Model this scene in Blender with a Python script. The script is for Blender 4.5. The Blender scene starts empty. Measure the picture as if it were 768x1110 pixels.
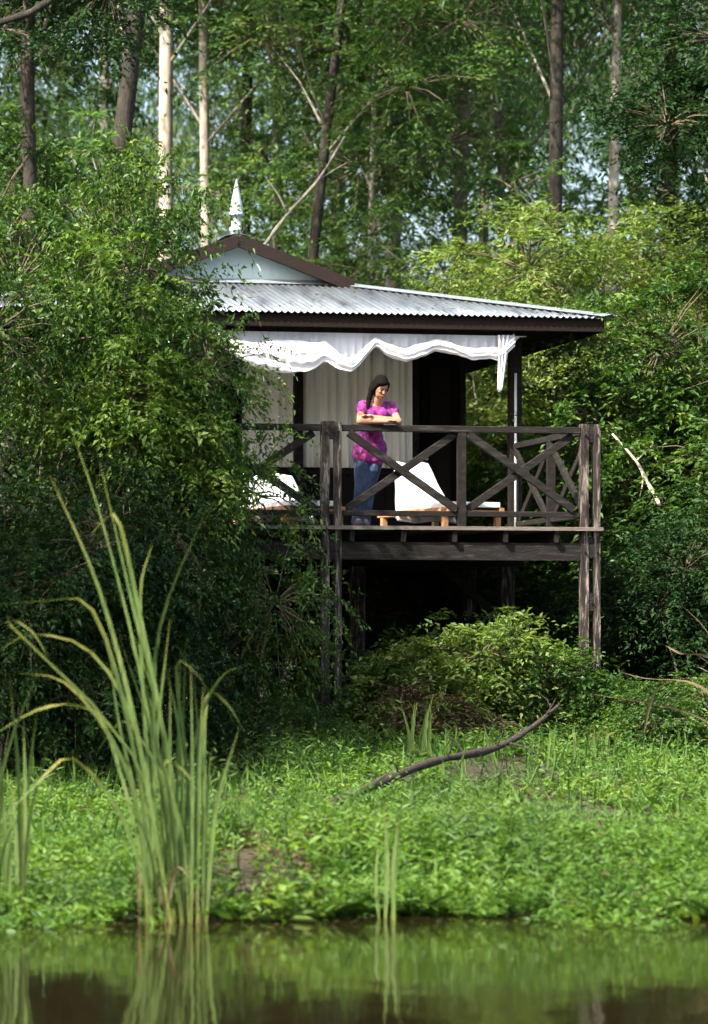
import bpy, math, random
import numpy as np
from mathutils import Vector, Matrix

# ------------------------------------------------------------------ camera, sky, sun, exposure
scene = bpy.context.scene
R = math.radians
F, CX, HZ, CAMH = 4000.0, 384.0, 700.0, 1.97          # focal length, centre and horizon measured on the photo (768 x 1110)
cam_d = bpy.data.cameras.new('camera'); cam = bpy.data.objects.new('camera', cam_d)
scene.collection.objects.link(cam); scene.camera = cam
cam.location = (0, 0, CAMH); cam.rotation_euler = (R(90), 0, 0)
cam_d.sensor_fit = 'HORIZONTAL'; cam_d.sensor_width = 36; cam_d.lens = 36 * F / 768
cam_d.shift_y = (HZ - 555) / 768
cam_d.clip_start = 0.5; cam_d.clip_end = 600
cam_d.dof.use_dof = True; cam_d.dof.focus_distance = 40.6; cam_d.dof.aperture_fstop = 2.8

SUN_DIR = Vector((-0.48, -0.52, 0.70)).normalized()     # towards the sun
world = bpy.data.worlds.new('World'); scene.world = world; world.use_nodes = True
wn = world.node_tree.nodes; wl = world.node_tree.links
sky = wn.new('ShaderNodeTexSky'); sky.sky_type = 'NISHITA'; sky.sun_disc = False
sky.sun_elevation = math.asin(SUN_DIR.z); sky.sun_rotation = math.atan2(SUN_DIR.x, SUN_DIR.y)
sky.air_density = 1.0; sky.dust_density = 5.0
bg = wn['Background']; bg.inputs['Strength'].default_value = 0.15
wl.new(sky.outputs['Color'], bg.inputs['Color'])
sun_d = bpy.data.lights.new('sun', 'SUN'); sun_o = bpy.data.objects.new('sun', sun_d)
scene.collection.objects.link(sun_o)
sun_d.energy = 5.0; sun_d.angle = R(0.6); sun_d.color = (1.0, 0.94, 0.82)
sun_o.rotation_euler = SUN_DIR.to_track_quat('Z', 'Y').to_euler(); sun_o.location = (-20, 10, 40)
vs = scene.view_settings
vs.view_transform = 'Standard'; vs.look = 'None'; vs.exposure = 1.55; vs.gamma = 1; vs.use_curve_mapping = False
scene.cycles.max_bounces = 4; scene.cycles.diffuse_bounces = 2; scene.cycles.use_adaptive_sampling = True; scene.cycles.adaptive_threshold = .04; scene.cycles.glossy_bounces = 3; scene.cycles.transparent_max_bounces = 8; scene.cycles.use_denoising = True

# ------------------------------------------------------------------ helpers
col = scene.collection
rng = np.random.default_rng(7); random.seed(7)
def at(px, py, Y): return Vector(((px - CX) / F * Y, Y, CAMH + (HZ - py) / F * Y))
def atx(px, Y): return (px - CX) / F * Y

def tag(o, label=None, cat=None, group=None, kind=None):
    if label: o['label'] = label
    if cat: o['category'] = cat
    if group: o['group'] = group
    if kind: o['kind'] = kind
    return o
def empty(name, loc=(0, 0, 0), rz=0.0, parent=None):
    o = bpy.data.objects.new(name, None); col.objects.link(o)
    o.location = loc; o.rotation_euler = (0, 0, rz); o.empty_display_size = 0.2
    if parent: o.parent = parent
    return o
def link(name, me, parent=None):
    o = bpy.data.objects.new(name, me); col.objects.link(o)
    if parent: o.parent = parent
    return o
def mesh_np(name, verts, faces, mat, smooth=False):
    """verts (n,3); faces: (m,3) or (m,4) array"""
    me = bpy.data.meshes.new(name)
    verts = np.asarray(verts, np.float32); faces = np.asarray(faces, np.int32)
    k = faces.shape[1]; m = faces.shape[0]
    me.vertices.add(len(verts)); me.vertices.foreach_set('co', verts.ravel())
    me.loops.add(m * k); me.loops.foreach_set('vertex_index', faces.ravel())
    me.polygons.add(m); me.polygons.foreach_set('loop_start', np.arange(0, m * k, k, dtype=np.int32))
    if smooth: me.polygons.foreach_set('use_smooth', np.ones(m, bool))
    me.update(calc_edges=True)
    if mat: me.materials.append(mat)
    return me

class MB:
    def __init__(s): s.v = []; s.f = []
    def add(s, vs_, fs_):
        b = len(s.v); s.v += [tuple(p) for p in vs_]; s.f += [tuple(i + b for i in f) for f in fs_]
    def timber(s, a, b, w, h, up=(0, 0, 1), ch=0.006):
        """chamfered timber from a to b, w across, h along 'up'"""
        a = Vector(a); b = Vector(b); d = (b - a).normalized(); u = Vector(up)
        if abs(d.dot(u)) > 0.98: u = Vector((0, 1, 0))
        r = d.cross(u).normalized(); u = r.cross(d).normalized()
        w /= 2; h /= 2; c = min(ch, w * .4, h * .4)
        ring = [(-w + c, -h), (w - c, -h), (w, -h + c), (w, h - c), (w - c, h), (-w + c, h), (-w, h - c), (-w, -h + c)]
        vs_ = [a + r * x + u * y for x, y in ring] + [b + r * x + u * y for x, y in ring]
        fs_ = [(i, (i + 1) % 8, 8 + (i + 1) % 8, 8 + i) for i in range(8)] + [tuple(range(7, -1, -1)), tuple(range(8, 16))]
        s.add(vs_, fs_)
        return s
    def box(s, lo, hi):
        x0, y0, z0 = lo; x1, y1, z1 = hi
        s.timber(((x0 + x1) / 2, y0, (z0 + z1) / 2), ((x0 + x1) / 2, y1, (z0 + z1) / 2), x1 - x0, z1 - z0)
        return s
    def tube(s, pts, rad, n=8, cap=True):
        pts = [Vector(p) for p in pts]; rings = []
        pu = None
        for i, p in enumerate(pts):
            d = (pts[min(i + 1, len(pts) - 1)] - pts[max(i - 1, 0)]).normalized()
            if pu is None:
                pu = Vector((1, 0, 0)) if abs(d.x) < .9 else Vector((0, 1, 0))
            r = d.cross(pu).normalized(); u = r.cross(d).normalized(); pu = u
            q = rad[i] if hasattr(rad, '__len__') else rad
            rings.append([p + (r * math.cos(2 * math.pi * k / n) + u * math.sin(2 * math.pi * k / n)) * q for k in range(n)])
        vs_ = [v for rg in rings for v in rg]; fs_ = []
        for i in range(len(pts) - 1):
            for k in range(n):
                fs_.append((i * n + k, i * n + (k + 1) % n, (i + 1) * n + (k + 1) % n, (i + 1) * n + k))
        if cap:
            fs_.append(tuple(range(n - 1, -1, -1))); fs_.append(tuple((len(pts) - 1) * n + k for k in range(n)))
        s.add(vs_, fs_); return s
    def lathe(s, prof, n=14, c=(0, 0, 0)):
        vs_ = [(c[0] + r * math.cos(2 * math.pi * k / n), c[1] + r * math.sin(2 * math.pi * k / n), c[2] + z) for r, z in prof for k in range(n)]
        fs_ = [(i * n + k, i * n + (k + 1) % n, (i + 1) * n + (k + 1) % n, (i + 1) * n + k) for i in range(len(prof) - 1) for k in range(n)]
        fs_.append(tuple(range(n - 1, -1, -1))); fs_.append(tuple((len(prof) - 1) * n + k for k in range(n)))
        s.add(vs_, fs_); return s
    def ell(s, c, r, rot=None, n=14, m=9):
        c = Vector(c); vs_ = []; rot = rot or Matrix.Identity(3)
        for i in range(m + 1):
            t = math.pi * i / m
            for k in range(n):
                p = 2 * math.pi * k / n
                st = max(math.sin(t), 0.02)
                vs_.append(c + rot @ Vector((r[0] * st * math.cos(p), r[1] * st * math.sin(p), r[2] * math.cos(t))))
        fs_ = [(i * n + k, (i + 1) * n + k, (i + 1) * n + (k + 1) % n, i * n + (k + 1) % n) for i in range(m) for k in range(n)]
        fs_.append(tuple(range(n))); fs_.append(tuple(m * n + k for k in range(n - 1, -1, -1)))
        s.add(vs_, fs_); return s
    def cap(s, a, b, ra, rb, n=12):
        """capsule with hemispherical ends"""
        a = Vector(a); b = Vector(b); d = (b - a).normalized(); pts = []; rr = []
        for t in (80, 55, 28): pts.append(a - d * ra * math.sin(R(t))); rr.append(ra * math.cos(R(t)))
        for k in range(4): pts.append(a.lerp(b, k / 3)); rr.append(ra + (rb - ra) * k / 3)
        for t in (28, 55, 80): pts.append(b + d * rb * math.sin(R(t))); rr.append(rb * math.cos(R(t)))
        return s.tube(pts, rr, n)
    def build(s, name, mat, parent=None, smooth=False):
        me = bpy.data.meshes.new(name); me.from_pydata(s.v, [], s.f)
        if smooth: me.polygons.foreach_set('use_smooth', np.ones(len(me.polygons), bool))
        me.update()
        if mat: me.materials.append(mat)
        return link(name, me, parent)

# ------------------------------------------------------------------ materials
def newmat(name):
    m = bpy.data.materials.new(name); m.use_nodes = True
    nt = m.node_tree; return m, nt, nt.nodes, nt.links, nt.nodes['Principled BSDF']
def ramp(n, cols, pos=None):
    r = n.new('ShaderNodeValToRGB'); e = r.color_ramp.elements
    pos = pos or [i / (len(cols) - 1) for i in range(len(cols))]
    while len(e) < len(cols): e.new(0.5)
    for i, c in enumerate(cols): e[i].position = pos[i]; e[i].color = (*c, 1)
    return r
def noise_mat(name, cols, scale=4, stretch=(1, 1, 1), rough=0.8, bump=0.3, bscale=None, metallic=0, pos=None, coord='Object', detail=6, spec=0.3):
    m, nt, n, l, b = newmat(name)
    tc = n.new('ShaderNodeTexCoord'); mp = n.new('ShaderNodeMapping'); mp.inputs['Scale'].default_value = stretch
    l.new(tc.outputs[coord], mp.inputs['Vector'])
    nz = n.new('ShaderNodeTexNoise'); nz.inputs['Scale'].default_value = scale; nz.inputs['Detail'].default_value = detail; nz.inputs['Roughness'].default_value = .65
    l.new(mp.outputs['Vector'], nz.inputs['Vector'])
    rp = ramp(n, cols, pos); l.new(nz.outputs['Fac'], rp.inputs['Fac']); l.new(rp.outputs['Color'], b.inputs['Base Color'])
    nb = n.new('ShaderNodeTexNoise'); nb.inputs['Scale'].default_value = bscale or scale * 5; nb.inputs['Detail'].default_value = 5
    l.new(mp.outputs['Vector'], nb.inputs['Vector'])
    bp = n.new('ShaderNodeBump'); bp.inputs['Strength'].default_value = bump; bp.inputs['Distance'].default_value = 0.02
    l.new(nb.outputs['Fac'], bp.inputs['Height']); l.new(bp.outputs['Normal'], b.inputs['Normal'])
    b.inputs['Roughness'].default_value = rough; b.inputs['Metallic'].default_value = metallic
    b.inputs['Specular IOR Level'].default_value = spec
    return m
def leaf_mat(name, cols, trans=0.4, rough=0.45, tint=(1.3, 1.25, 0.5), spec=0.3, pos=None, nscale=1.1):
    """leaf with a colour of its own per leaf and per plant, sunlit and shaded clumps painted in; light comes through it"""
    m, nt, n, l, b = newmat(name)
    g = n.new('ShaderNodeNewGeometry'); oi = n.new('ShaderNodeObjectInfo')
    mx = n.new('ShaderNodeMath'); mx.operation = 'MULTIPLY_ADD'; mx.inputs[1].default_value = 0.8
    l.new(g.outputs['Random Per Island'], mx.inputs[0])
    m2 = n.new('ShaderNodeMath'); m2.operation = 'MULTIPLY'; m2.inputs[1].default_value = 0.2
    l.new(oi.outputs['Random'], m2.inputs[0]); l.new(m2.outputs[0], mx.inputs[2])
    mx.inputs[1].default_value = .55
    tc = n.new('ShaderNodeTexCoord'); nz = n.new('ShaderNodeTexNoise'); nz.inputs['Scale'].default_value = nscale; nz.inputs['Detail'].default_value = 2  # noise paints sunlit and shaded clumps into the leaf colour
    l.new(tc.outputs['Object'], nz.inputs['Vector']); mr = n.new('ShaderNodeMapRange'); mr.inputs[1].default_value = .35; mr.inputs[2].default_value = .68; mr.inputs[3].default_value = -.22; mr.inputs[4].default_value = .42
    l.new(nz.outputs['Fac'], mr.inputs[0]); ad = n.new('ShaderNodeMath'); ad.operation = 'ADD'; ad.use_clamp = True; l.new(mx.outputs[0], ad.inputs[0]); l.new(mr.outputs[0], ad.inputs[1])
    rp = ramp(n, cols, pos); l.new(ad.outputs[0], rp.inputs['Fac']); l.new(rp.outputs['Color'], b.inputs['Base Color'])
    b.inputs['Roughness'].default_value = rough; b.inputs['Specular IOR Level'].default_value = spec
    tr = n.new('ShaderNodeBsdfTranslucent')
    mc = n.new('ShaderNodeMix'); mc.data_type = 'RGBA'; mc.blend_type = 'MULTIPLY'; mc.inputs[0].default_value = 1
    l.new(rp.outputs['Color'], mc.inputs[6]); mc.inputs[7].default_value = (*tint, 1)
    l.new(mc.outputs[2], tr.inputs['Color'])
    ms = n.new('ShaderNodeMixShader'); ms.inputs[0].default_value = trans
    l.new(b.outputs[0], ms.inputs[1]); l.new(tr.outputs[0], ms.inputs[2]); l.new(ms.outputs[0], n['Material Output'].inputs['Surface'])
    return m

M = {}
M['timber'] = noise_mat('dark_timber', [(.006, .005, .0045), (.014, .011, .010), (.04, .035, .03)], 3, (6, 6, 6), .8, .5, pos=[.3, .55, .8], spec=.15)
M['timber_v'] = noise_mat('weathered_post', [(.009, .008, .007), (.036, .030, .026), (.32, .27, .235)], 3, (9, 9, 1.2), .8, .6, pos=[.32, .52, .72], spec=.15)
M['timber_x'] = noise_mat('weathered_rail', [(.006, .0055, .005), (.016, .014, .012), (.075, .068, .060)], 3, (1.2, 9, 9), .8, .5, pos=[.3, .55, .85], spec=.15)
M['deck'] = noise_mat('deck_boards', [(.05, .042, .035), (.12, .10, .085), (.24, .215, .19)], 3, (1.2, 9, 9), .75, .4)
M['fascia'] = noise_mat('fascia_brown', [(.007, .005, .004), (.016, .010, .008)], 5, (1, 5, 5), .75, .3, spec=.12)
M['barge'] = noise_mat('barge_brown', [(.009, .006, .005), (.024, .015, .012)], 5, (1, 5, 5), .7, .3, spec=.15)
M['steel'] = noise_mat('galvanised_sheet', [(.075, .085, .10), (.15, .175, .20), (.24, .27, .30)], 1.6, (4, .5, 1), .45, .12, bscale=30, metallic=.5, pos=[.3, .47, .72])
n = M['steel'].node_tree.nodes; l = M['steel'].node_tree.links; b = n['Principled BSDF']; src = b.inputs['Base Color'].links[0].from_socket   # sheets age unevenly
oi = n.new('ShaderNodeObjectInfo'); rp = ramp(n, [(.78, .78, .80), (1.12, 1.12, 1.10)]); l.new(oi.outputs['Random'], rp.inputs[0])
mx = n.new('ShaderNodeMix'); mx.data_type = 'RGBA'; mx.blend_type = 'MULTIPLY'; mx.inputs[0].default_value = 1; l.new(src, mx.inputs[6]); l.new(rp.outputs[0], mx.inputs[7]); l.new(mx.outputs[2], b.inputs['Base Color'])
M['flash'] = noise_mat('galvanised_flashing', [(.20, .235, .26), (.29, .33, .36)], 2, (1, 1, 1), .45, .1, metallic=.4)
M['gable'] = noise_mat('gable_paint', [(.40, .52, .54), (.50, .62, .63)], 3, (4, 4, 1), .6, .1)
M['finial'] = noise_mat('finial_paint', [(.26, .31, .33), (.44, .49, .51)], 6, (1, 1, 1), .5, .15)
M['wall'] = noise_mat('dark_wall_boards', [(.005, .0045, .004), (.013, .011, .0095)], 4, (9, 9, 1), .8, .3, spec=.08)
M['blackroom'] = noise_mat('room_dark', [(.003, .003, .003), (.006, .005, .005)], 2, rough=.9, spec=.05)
M['pipe'] = noise_mat('pipe_pale', [(.5, .52, .53), (.65, .66, .66)], 4, rough=.5)
M['lounger'] = noise_mat('lounger_wood', [(.20, .09, .035), (.36, .18, .08), (.48, .28, .14)], 4, (2, 8, 8), .6, .3)
M['towel'] = noise_mat('white_cotton', [(.60, .61, .62), (.70, .70, .70)], 5, rough=.95, bump=.8, bscale=9)
M['bark_dark'] = noise_mat('bark_dark', [(.010, .009, .007), (.030, .025, .019), (.085, .072, .056)], 4, (2.5, 2.5, .6), .9, .9, pos=[.3, .55, .85])
M['bark_grey'] = noise_mat('bark_grey', [(.06, .055, .045), (.17, .155, .13), (.33, .31, .27)], 3, (2, 2, .6), .85, .7, pos=[.3, .55, .85])
M['bark_pale'] = noise_mat('bark_pale', [(.10, .085, .065), (.30, .265, .22), (.52, .49, .43)], 2.2, (2, 2, .7), .8, .5, pos=[.25, .5, .8])
M['twig'] = noise_mat('twig', [(.05, .04, .028), (.16, .13, .08)], 5, rough=.85)
M['deadwood'] = noise_mat('deadwood', [(.014, .011, .009), (.034, .027, .021), (.085, .07, .055)], 5, (2, 2, 2), .9, .8)
M['palewood'] = noise_mat('bare_pale_wood', [(.25, .21, .15), (.50, .44, .34), (.62, .57, .47)], 5, (2, 2, 2), .85, .6)

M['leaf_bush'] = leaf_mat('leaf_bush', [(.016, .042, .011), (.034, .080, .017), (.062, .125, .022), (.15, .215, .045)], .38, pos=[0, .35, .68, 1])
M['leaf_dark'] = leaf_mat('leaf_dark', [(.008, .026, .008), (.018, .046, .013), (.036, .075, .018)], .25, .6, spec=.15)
M['leaf_gold'] = leaf_mat('leaf_gold', [(.065, .115, .026), (.11, .18, .042), (.19, .26, .075), (.36, .39, .18)], .45)
M['leaf_far'] = leaf_mat('leaf_far', [(.036, .085, .032), (.075, .145, .044), (.17, .245, .07)], .52, tint=(1.15, 1.25, .65))
M['leaf_willow'] = leaf_mat('leaf_willow', [(.045, .10, .046), (.085, .16, .06), (.17, .25, .08)], .52, tint=(1.1, 1.25, .7))
M['leaf_bank'] = leaf_mat('leaf_bank', [(.036, .088, .018), (.068, .150, .024), (.115, .215, .034), (.17, .265, .055)], .46, pos=[0, .35, .8, 1])
M['leaf_sunlit'] = leaf_mat('leaf_sunlit', [(.040, .095, .018), (.075, .15, .026), (.135, .22, .040), (.24, .31, .075)], .42)  # lighter leaf, sun on the sprays put into its colour
M['leaf_weed'] = leaf_mat('leaf_weed', [(.050, .105, .030), (.085, .155, .045), (.13, .20, .07)], .42)
M['grass_bank'] = leaf_mat('grass_bank', [(.050, .12, .022), (.085, .18, .032), (.14, .22, .06)], .40)
M['leaf_dry'] = leaf_mat('leaf_dry', [(.038, .027, .016), (.080, .056, .033), (.17, .125, .075)], .25, .8, (1.2, 1, .7), .1)
M['reed'] = leaf_mat('reed_blade', [(.058, .100, .030), (.090, .138, .040), (.14, .175, .06)], .35, .6, (1.1, 1.2, .6), .15)
m = M['reed']; nt = m.node_tree; n = nt.nodes; l = nt.links                 # paler foot, drying tip, fine veins along the blade
b = n['Principled BSDF']; src = b.inputs['Base Color'].links[0].from_socket
tc = n.new('ShaderNodeTexCoord'); sx = n.new('ShaderNodeSeparateXYZ'); l.new(tc.outputs['Generated'], sx.inputs[0])
rp = ramp(n, [(1.35, 1.1, .8), (1, 1, 1), (1, 1, 1), (1.5, 1.05, .75)], [0, .2, .8, 1]); l.new(sx.outputs[2], rp.inputs[0])
mx = n.new('ShaderNodeMix'); mx.data_type = 'RGBA'; mx.blend_type = 'MULTIPLY'; mx.inputs[0].default_value = 1; l.new(src, mx.inputs[6]); l.new(rp.outputs[0], mx.inputs[7])
mp = n.new('ShaderNodeMapping'); mp.inputs['Scale'].default_value = (60, 60, 3); l.new(tc.outputs['Object'], mp.inputs[0])
nz = n.new('ShaderNodeTexNoise'); nz.inputs['Scale'].default_value = 1.5; l.new(mp.outputs[0], nz.inputs[0])
r2 = ramp(n, [(.65, .65, .65), (1.25, 1.25, 1.2)], [.35, .65]); l.new(nz.outputs[0], r2.inputs[0])
m2 = n.new('ShaderNodeMix'); m2.data_type = 'RGBA'; m2.blend_type = 'MULTIPLY'; m2.inputs[0].default_value = 1; l.new(mx.outputs[2], m2.inputs[6]); l.new(r2.outputs[0], m2.inputs[7])
l.new(m2.outputs[2], b.inputs['Base Color'])
M['reed_dry'] = leaf_mat('reed_dry', [(.11, .088, .045), (.21, .17, .09)], .30, .7, (1.1, 1, .7), .2)

# ------------------------------------------------------------------ ground and water
def sst(a, b, x):
    t = np.clip((x - a) / (b - a), 0, 1); return t * t * (3 - 2 * t)
def shore(X): return 26.75 + .30 * np.sin(X * 1.1 + .9) + .16 * np.sin(X * 2.9) + .12 * np.sin(X * 5.3 + 1) + .07 * np.sin(X * 11.7)
def gz(X, Y):
    X = np.asarray(X, float); Y = np.asarray(Y, float)
    t = Y - shore(X)
    z = .36 * sst(-.15, 2.0, t) + .50 * sst(4.5, 13, t) + .5 * sst(14, 60, t)
    z = z + .05 * np.sin(X * .9 + Y * .7) * sst(.5, 3, t) + .03 * np.sin(X * 2.3 - Y * 1.7) * sst(.5, 3, t)
    z = z - .7 * (1 - sst(-5, 0.0, t))
    return z + 1.3 * (1 - sst(1.5, 6.0, Y))            # the near shore, under the camera
xs = np.concatenate([np.linspace(-260, -24, 16), np.linspace(-22, 22, 111), np.linspace(24, 260, 16)])
ys = np.concatenate([np.linspace(-120, 0, 12), np.linspace(2, 24, 16), np.linspace(25, 44, 96), np.linspace(46, 110, 30), np.linspace(130, 420, 14)])
GX, GY = np.meshgrid(xs, ys); GZ = gz(GX, GY)
nx, ny = len(xs), len(ys); ii = (np.arange(ny - 1)[:, None] * nx + np.arange(nx - 1)[None]).ravel()
M['soil'] = noise_mat('forest_soil', [(.018, .014, .009), (.04, .032, .02), (.05, .055, .022)], 1.5, rough=.95, bump=.8, bscale=12)
g = link('ground', mesh_np('ground', np.stack([GX, GY, GZ], -1).reshape(-1, 3), np.stack([ii, ii + 1, ii + nx + 1, ii + nx], -1), M['soil'], True))
tag(g, 'dark soil of the pond bank and forest floor', 'ground', kind='structure')

m, nt, n, l, b = newmat('pond_water')
b.inputs['Base Color'].default_value = (.011, .008, .0032, 1); b.inputs['Roughness'].default_value = .05; b.inputs['IOR'].default_value = 1.33
tc = n.new('ShaderNodeTexCoord'); mp = n.new('ShaderNodeMapping'); mp.inputs['Scale'].default_value = (1.2, .5, 1)
l.new(tc.outputs['Object'], mp.inputs['Vector'])
nz = n.new('ShaderNodeTexNoise'); nz.inputs['Scale'].default_value = 2.2; nz.inputs['Detail'].default_value = 3
l.new(mp.outputs['Vector'], nz.inputs['Vector'])
bp = n.new('ShaderNodeBump'); bp.inputs['Strength'].default_value = .22; bp.inputs['Distance'].default_value = .02
l.new(nz.outputs['Fac'], bp.inputs['Height']); l.new(bp.outputs['Normal'], b.inputs['Normal']); M['water'] = m
w = MB(); w.add([(-200, -3, 0), (200, -3, 0), (200, 28.4, 0), (-200, 28.4, 0)], [(0, 1, 2, 3)])
tag(w.build('water', M['water']), 'still murky brown pond water reflecting the bank', 'water', kind='structure')

# ------------------------------------------------------------------ cabin on stilts
TH = R(12); ct, st_ = math.cos(TH), math.sin(TH); OX, OY = atx(359, 40), 40.0
DZ = 3.27
cabin = empty('stilt_cabin', (OX, OY, 0), TH)
tag(cabin, 'dark timber cabin on stilts with corrugated metal roof and railed deck', 'cabin')
def on(px, py, yl):
    """photo point on the cabin's plane y = yl, in cabin coordinates"""
    k = (px - CX) / F
    x = (k * (OY + yl * ct) - OX + yl * st_) / (ct - k * st_); Y = OY + x * st_ + yl * ct
    return Vector((x, yl, CAMH + (HZ - py) / F * Y))
def cab2w(v): return Vector((OX + v[0] * ct - v[1] * st_, OY + v[0] * st_ + v[1] * ct, v[2]))
XR = 2.91; BAY = XR / 2; RT = DZ + 1.10; XL = -BAY * 3
HP = 3.3                                           # line of the roof posts
# deck
deck = empty('deck', parent=cabin)
y = -.13; i = 0
while y < HP + 2.0:
    MB().box((XL - .1 + random.uniform(-.01, .01), y, DZ - .04), (XR + .13 + random.uniform(-.012, .012), y + .138, DZ + random.uniform(-.002, .002))).build('deck_board', M['deck'], deck)
    y += .145
x = XL
while x < XR + .05:
    MB().box((x - .025, -.10, DZ - .171), (x + .025, HP + 1.9, DZ - .042)).build('joist', M['timber'], deck); x += .5725 if x < XL + 10 else 1
for yy, nm in ((0.0, 'beam'), (HP, 'beam'), (HP + 1.9, 'beam')):
    MB().box((XL - .1, yy - .035, DZ - .365), (XR - .11 if yy == 0 else XR + .1, yy + .035, DZ - .173)).build(nm, M['timber_x'], deck)
# deck posts: two planks with spacer blocks, from the ground to the rail
def deck_post(x, y):
    p = empty('post', (x, y, 0), parent=cabin)
    zb = float(gz(*cab2w((x, y, 0))[:2])) - .35
    for sx, w in ((-.068, .085), (.072, .072)):
        MB().box((sx - w / 2, -.05, zb), (sx + w / 2, .055, RT + .02 + random.uniform(0, .02))).build('plank', M['timber_v'], p)
    for z0, z1 in ((RT - .16, RT + .035), (DZ - .92, DZ - .72), (DZ - .33, DZ - .1), (zb, 1.35)):
        MB().box((-.024, -.042, z0), (.035, .045, z1)).build('spacer_block', M['timber_x'], p)
    for sx, z in ((-.068, DZ - .27), (.072, DZ - .27), (-.068, RT - .08), (.072, RT - .08), (.005, DZ - .82)):
        MB().lathe([(.016, 0), (.016, .012), (.008, .02)], 6, (sx, -.066, z - .01)).build('bolt', M['timber'], p)
deck_post(0, 0); deck_post(XR, 0); deck_post(XL, 0)
# railings
def rail_bay(par, a, b):
    """X-braced bay between two points of the deck edge"""
    a = Vector(a); b = Vector(b); d = (b - a).normalized(); nrm = Vector((-d.y, d.x, 0))
    for k, (p, q) in enumerate((((a, RT - .09), (b, DZ + .19)), ((b, RT - .09), (a, DZ + .19)))):
        off = nrm * (.03 if k else -.03)
        A = p[0] + off; B = q[0] + off; A.z = p[1]; B.z = q[1]
        MB().timber(A, B, .045, .085).build('brace', M['timber_x'], par)
def railing(a, b, posts, mids):
    r = empty('railing', parent=cabin); a = Vector(a); b = Vector(b)
    MB().timber((a.x, a.y, RT - .035), (b.x, b.y, RT - .035), .09, .07).build('top_rail', M['timber_x'], r)
    MB().timber((a.x, a.y, DZ + .14), (b.x, b.y, DZ + .14), .05, .06).build('bottom_rail', M['timber_x'], r)
    for t in mids:
        p = a.lerp(b, t); MB().box((p.x - .045, p.y - .04, DZ), (p.x + .045, p.y + .04, RT - .072)).build('mid_post', M['timber'], r)
    ks = [0] + list(mids) + [1]
    d = (b - a).normalized() * .07
    for t0, t1 in zip(ks, ks[1:]): rail_bay(r, a.lerp(b, t0) + d, a.lerp(b, t1) - d)
railing((.12, 0, 0), (XR - .12, 0, 0), 0, [.5])
railing((XL + .12, 0, 0), (-.12, 0, 0), 0, [1 / 3, 2 / 3])
railing((XR, .08, 0), (XR, HP - .08, 0), 0, [.5])
# roof posts, stumps below
for x in (XR, .5, -1.9, -3.1):
    if x in (XR, -3.1): MB().box((x - .07, HP - .07, DZ), (x + .07, HP + .07, 5.75)).build('roof_post', M['timber'], cabin)
for x in (-3.0, 1.0, XR - .1):
    for yy in (HP, HP + 1.9, 8.6):
        zb = float(gz(*cab2w((x, yy, 0))[:2])) - .3
        MB().box((x - .08, yy - .08, zb), (x + .08, yy + .08, DZ - .367)).build('stump', M['timber_v'], cabin)
MB().timber((XR - .12, HP - .1, 2.2), (XR - .9, HP - .1, DZ - .37), .07, .1).build('knee_brace', M['timber_x'], cabin)
# walls: dark boards, window wall with mullions, open doorway
WY = 5.4; WR = on(505, 400, WY).x; DL = on(450, 400, WY).x; WL = -2.95; WTOP = 6.2
zs = on(322, 508, WY).z; wx0 = on(268, 400, WY).x
wl_ = empty('front_wall', parent=cabin)
x = WL
while x < DL - .02:
    x2 = min(x + .19, DL)
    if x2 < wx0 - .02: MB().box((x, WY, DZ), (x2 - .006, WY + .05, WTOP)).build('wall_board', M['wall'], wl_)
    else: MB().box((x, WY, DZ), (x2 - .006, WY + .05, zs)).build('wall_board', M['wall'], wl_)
    x = x2
for xx in (wx0, on(322, 400, WY).x, on(400, 400, WY).x, DL):
    MB().box((xx - .05, WY - .035, zs), (xx + .05, WY + .045, 5.80)).build('mullion', M['timber'], wl_)
MB().box((wx0 - .05, WY - .04, zs - .06), (DL + .05, WY + .046, zs)).build('window_sill', M['timber'], wl_)
MB().box((WL, WY - .03, 5.80), (WR, WY + .06, WTOP)).build('header', M['wall'], wl_)
# doorway side: dark folded door leaf standing open in the dark room
dr = empty('door', parent=cabin)
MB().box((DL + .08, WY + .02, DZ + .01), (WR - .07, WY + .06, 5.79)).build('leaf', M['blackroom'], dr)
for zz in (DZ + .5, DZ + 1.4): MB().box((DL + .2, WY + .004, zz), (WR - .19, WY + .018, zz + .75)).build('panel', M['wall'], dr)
MB().lathe([(.02, 0), (.028, .02), (.02, .05)], 8, (DL + .14, WY - .02, DZ + 1.0)).build('handle', M['pipe'], dr)
MB().box((WR - .065, WY - .02, DZ), (WR, WY + .06, 5.80)).build('corner_post', M['timber'], wl_)
MB().box((WR - .06, WY + .062, DZ), (WR - .01, 9.4, WTOP)).build('side_wall', M['wall'], cabin)
MB().box((WL, WY + .062, DZ), (WL + .05, 9.4, WTOP)).build('side_wall', M['wall'], cabin)
MB().box((WL + .06, 9.34, DZ), (WR - .07, 9.4, WTOP)).build('back_wall', M['wall'], cabin)
MB().box((WL, WY - .05, DZ - .16), (WR, 9.4, DZ - .05)).build('floor_slab', M['timber'], cabin)
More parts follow.
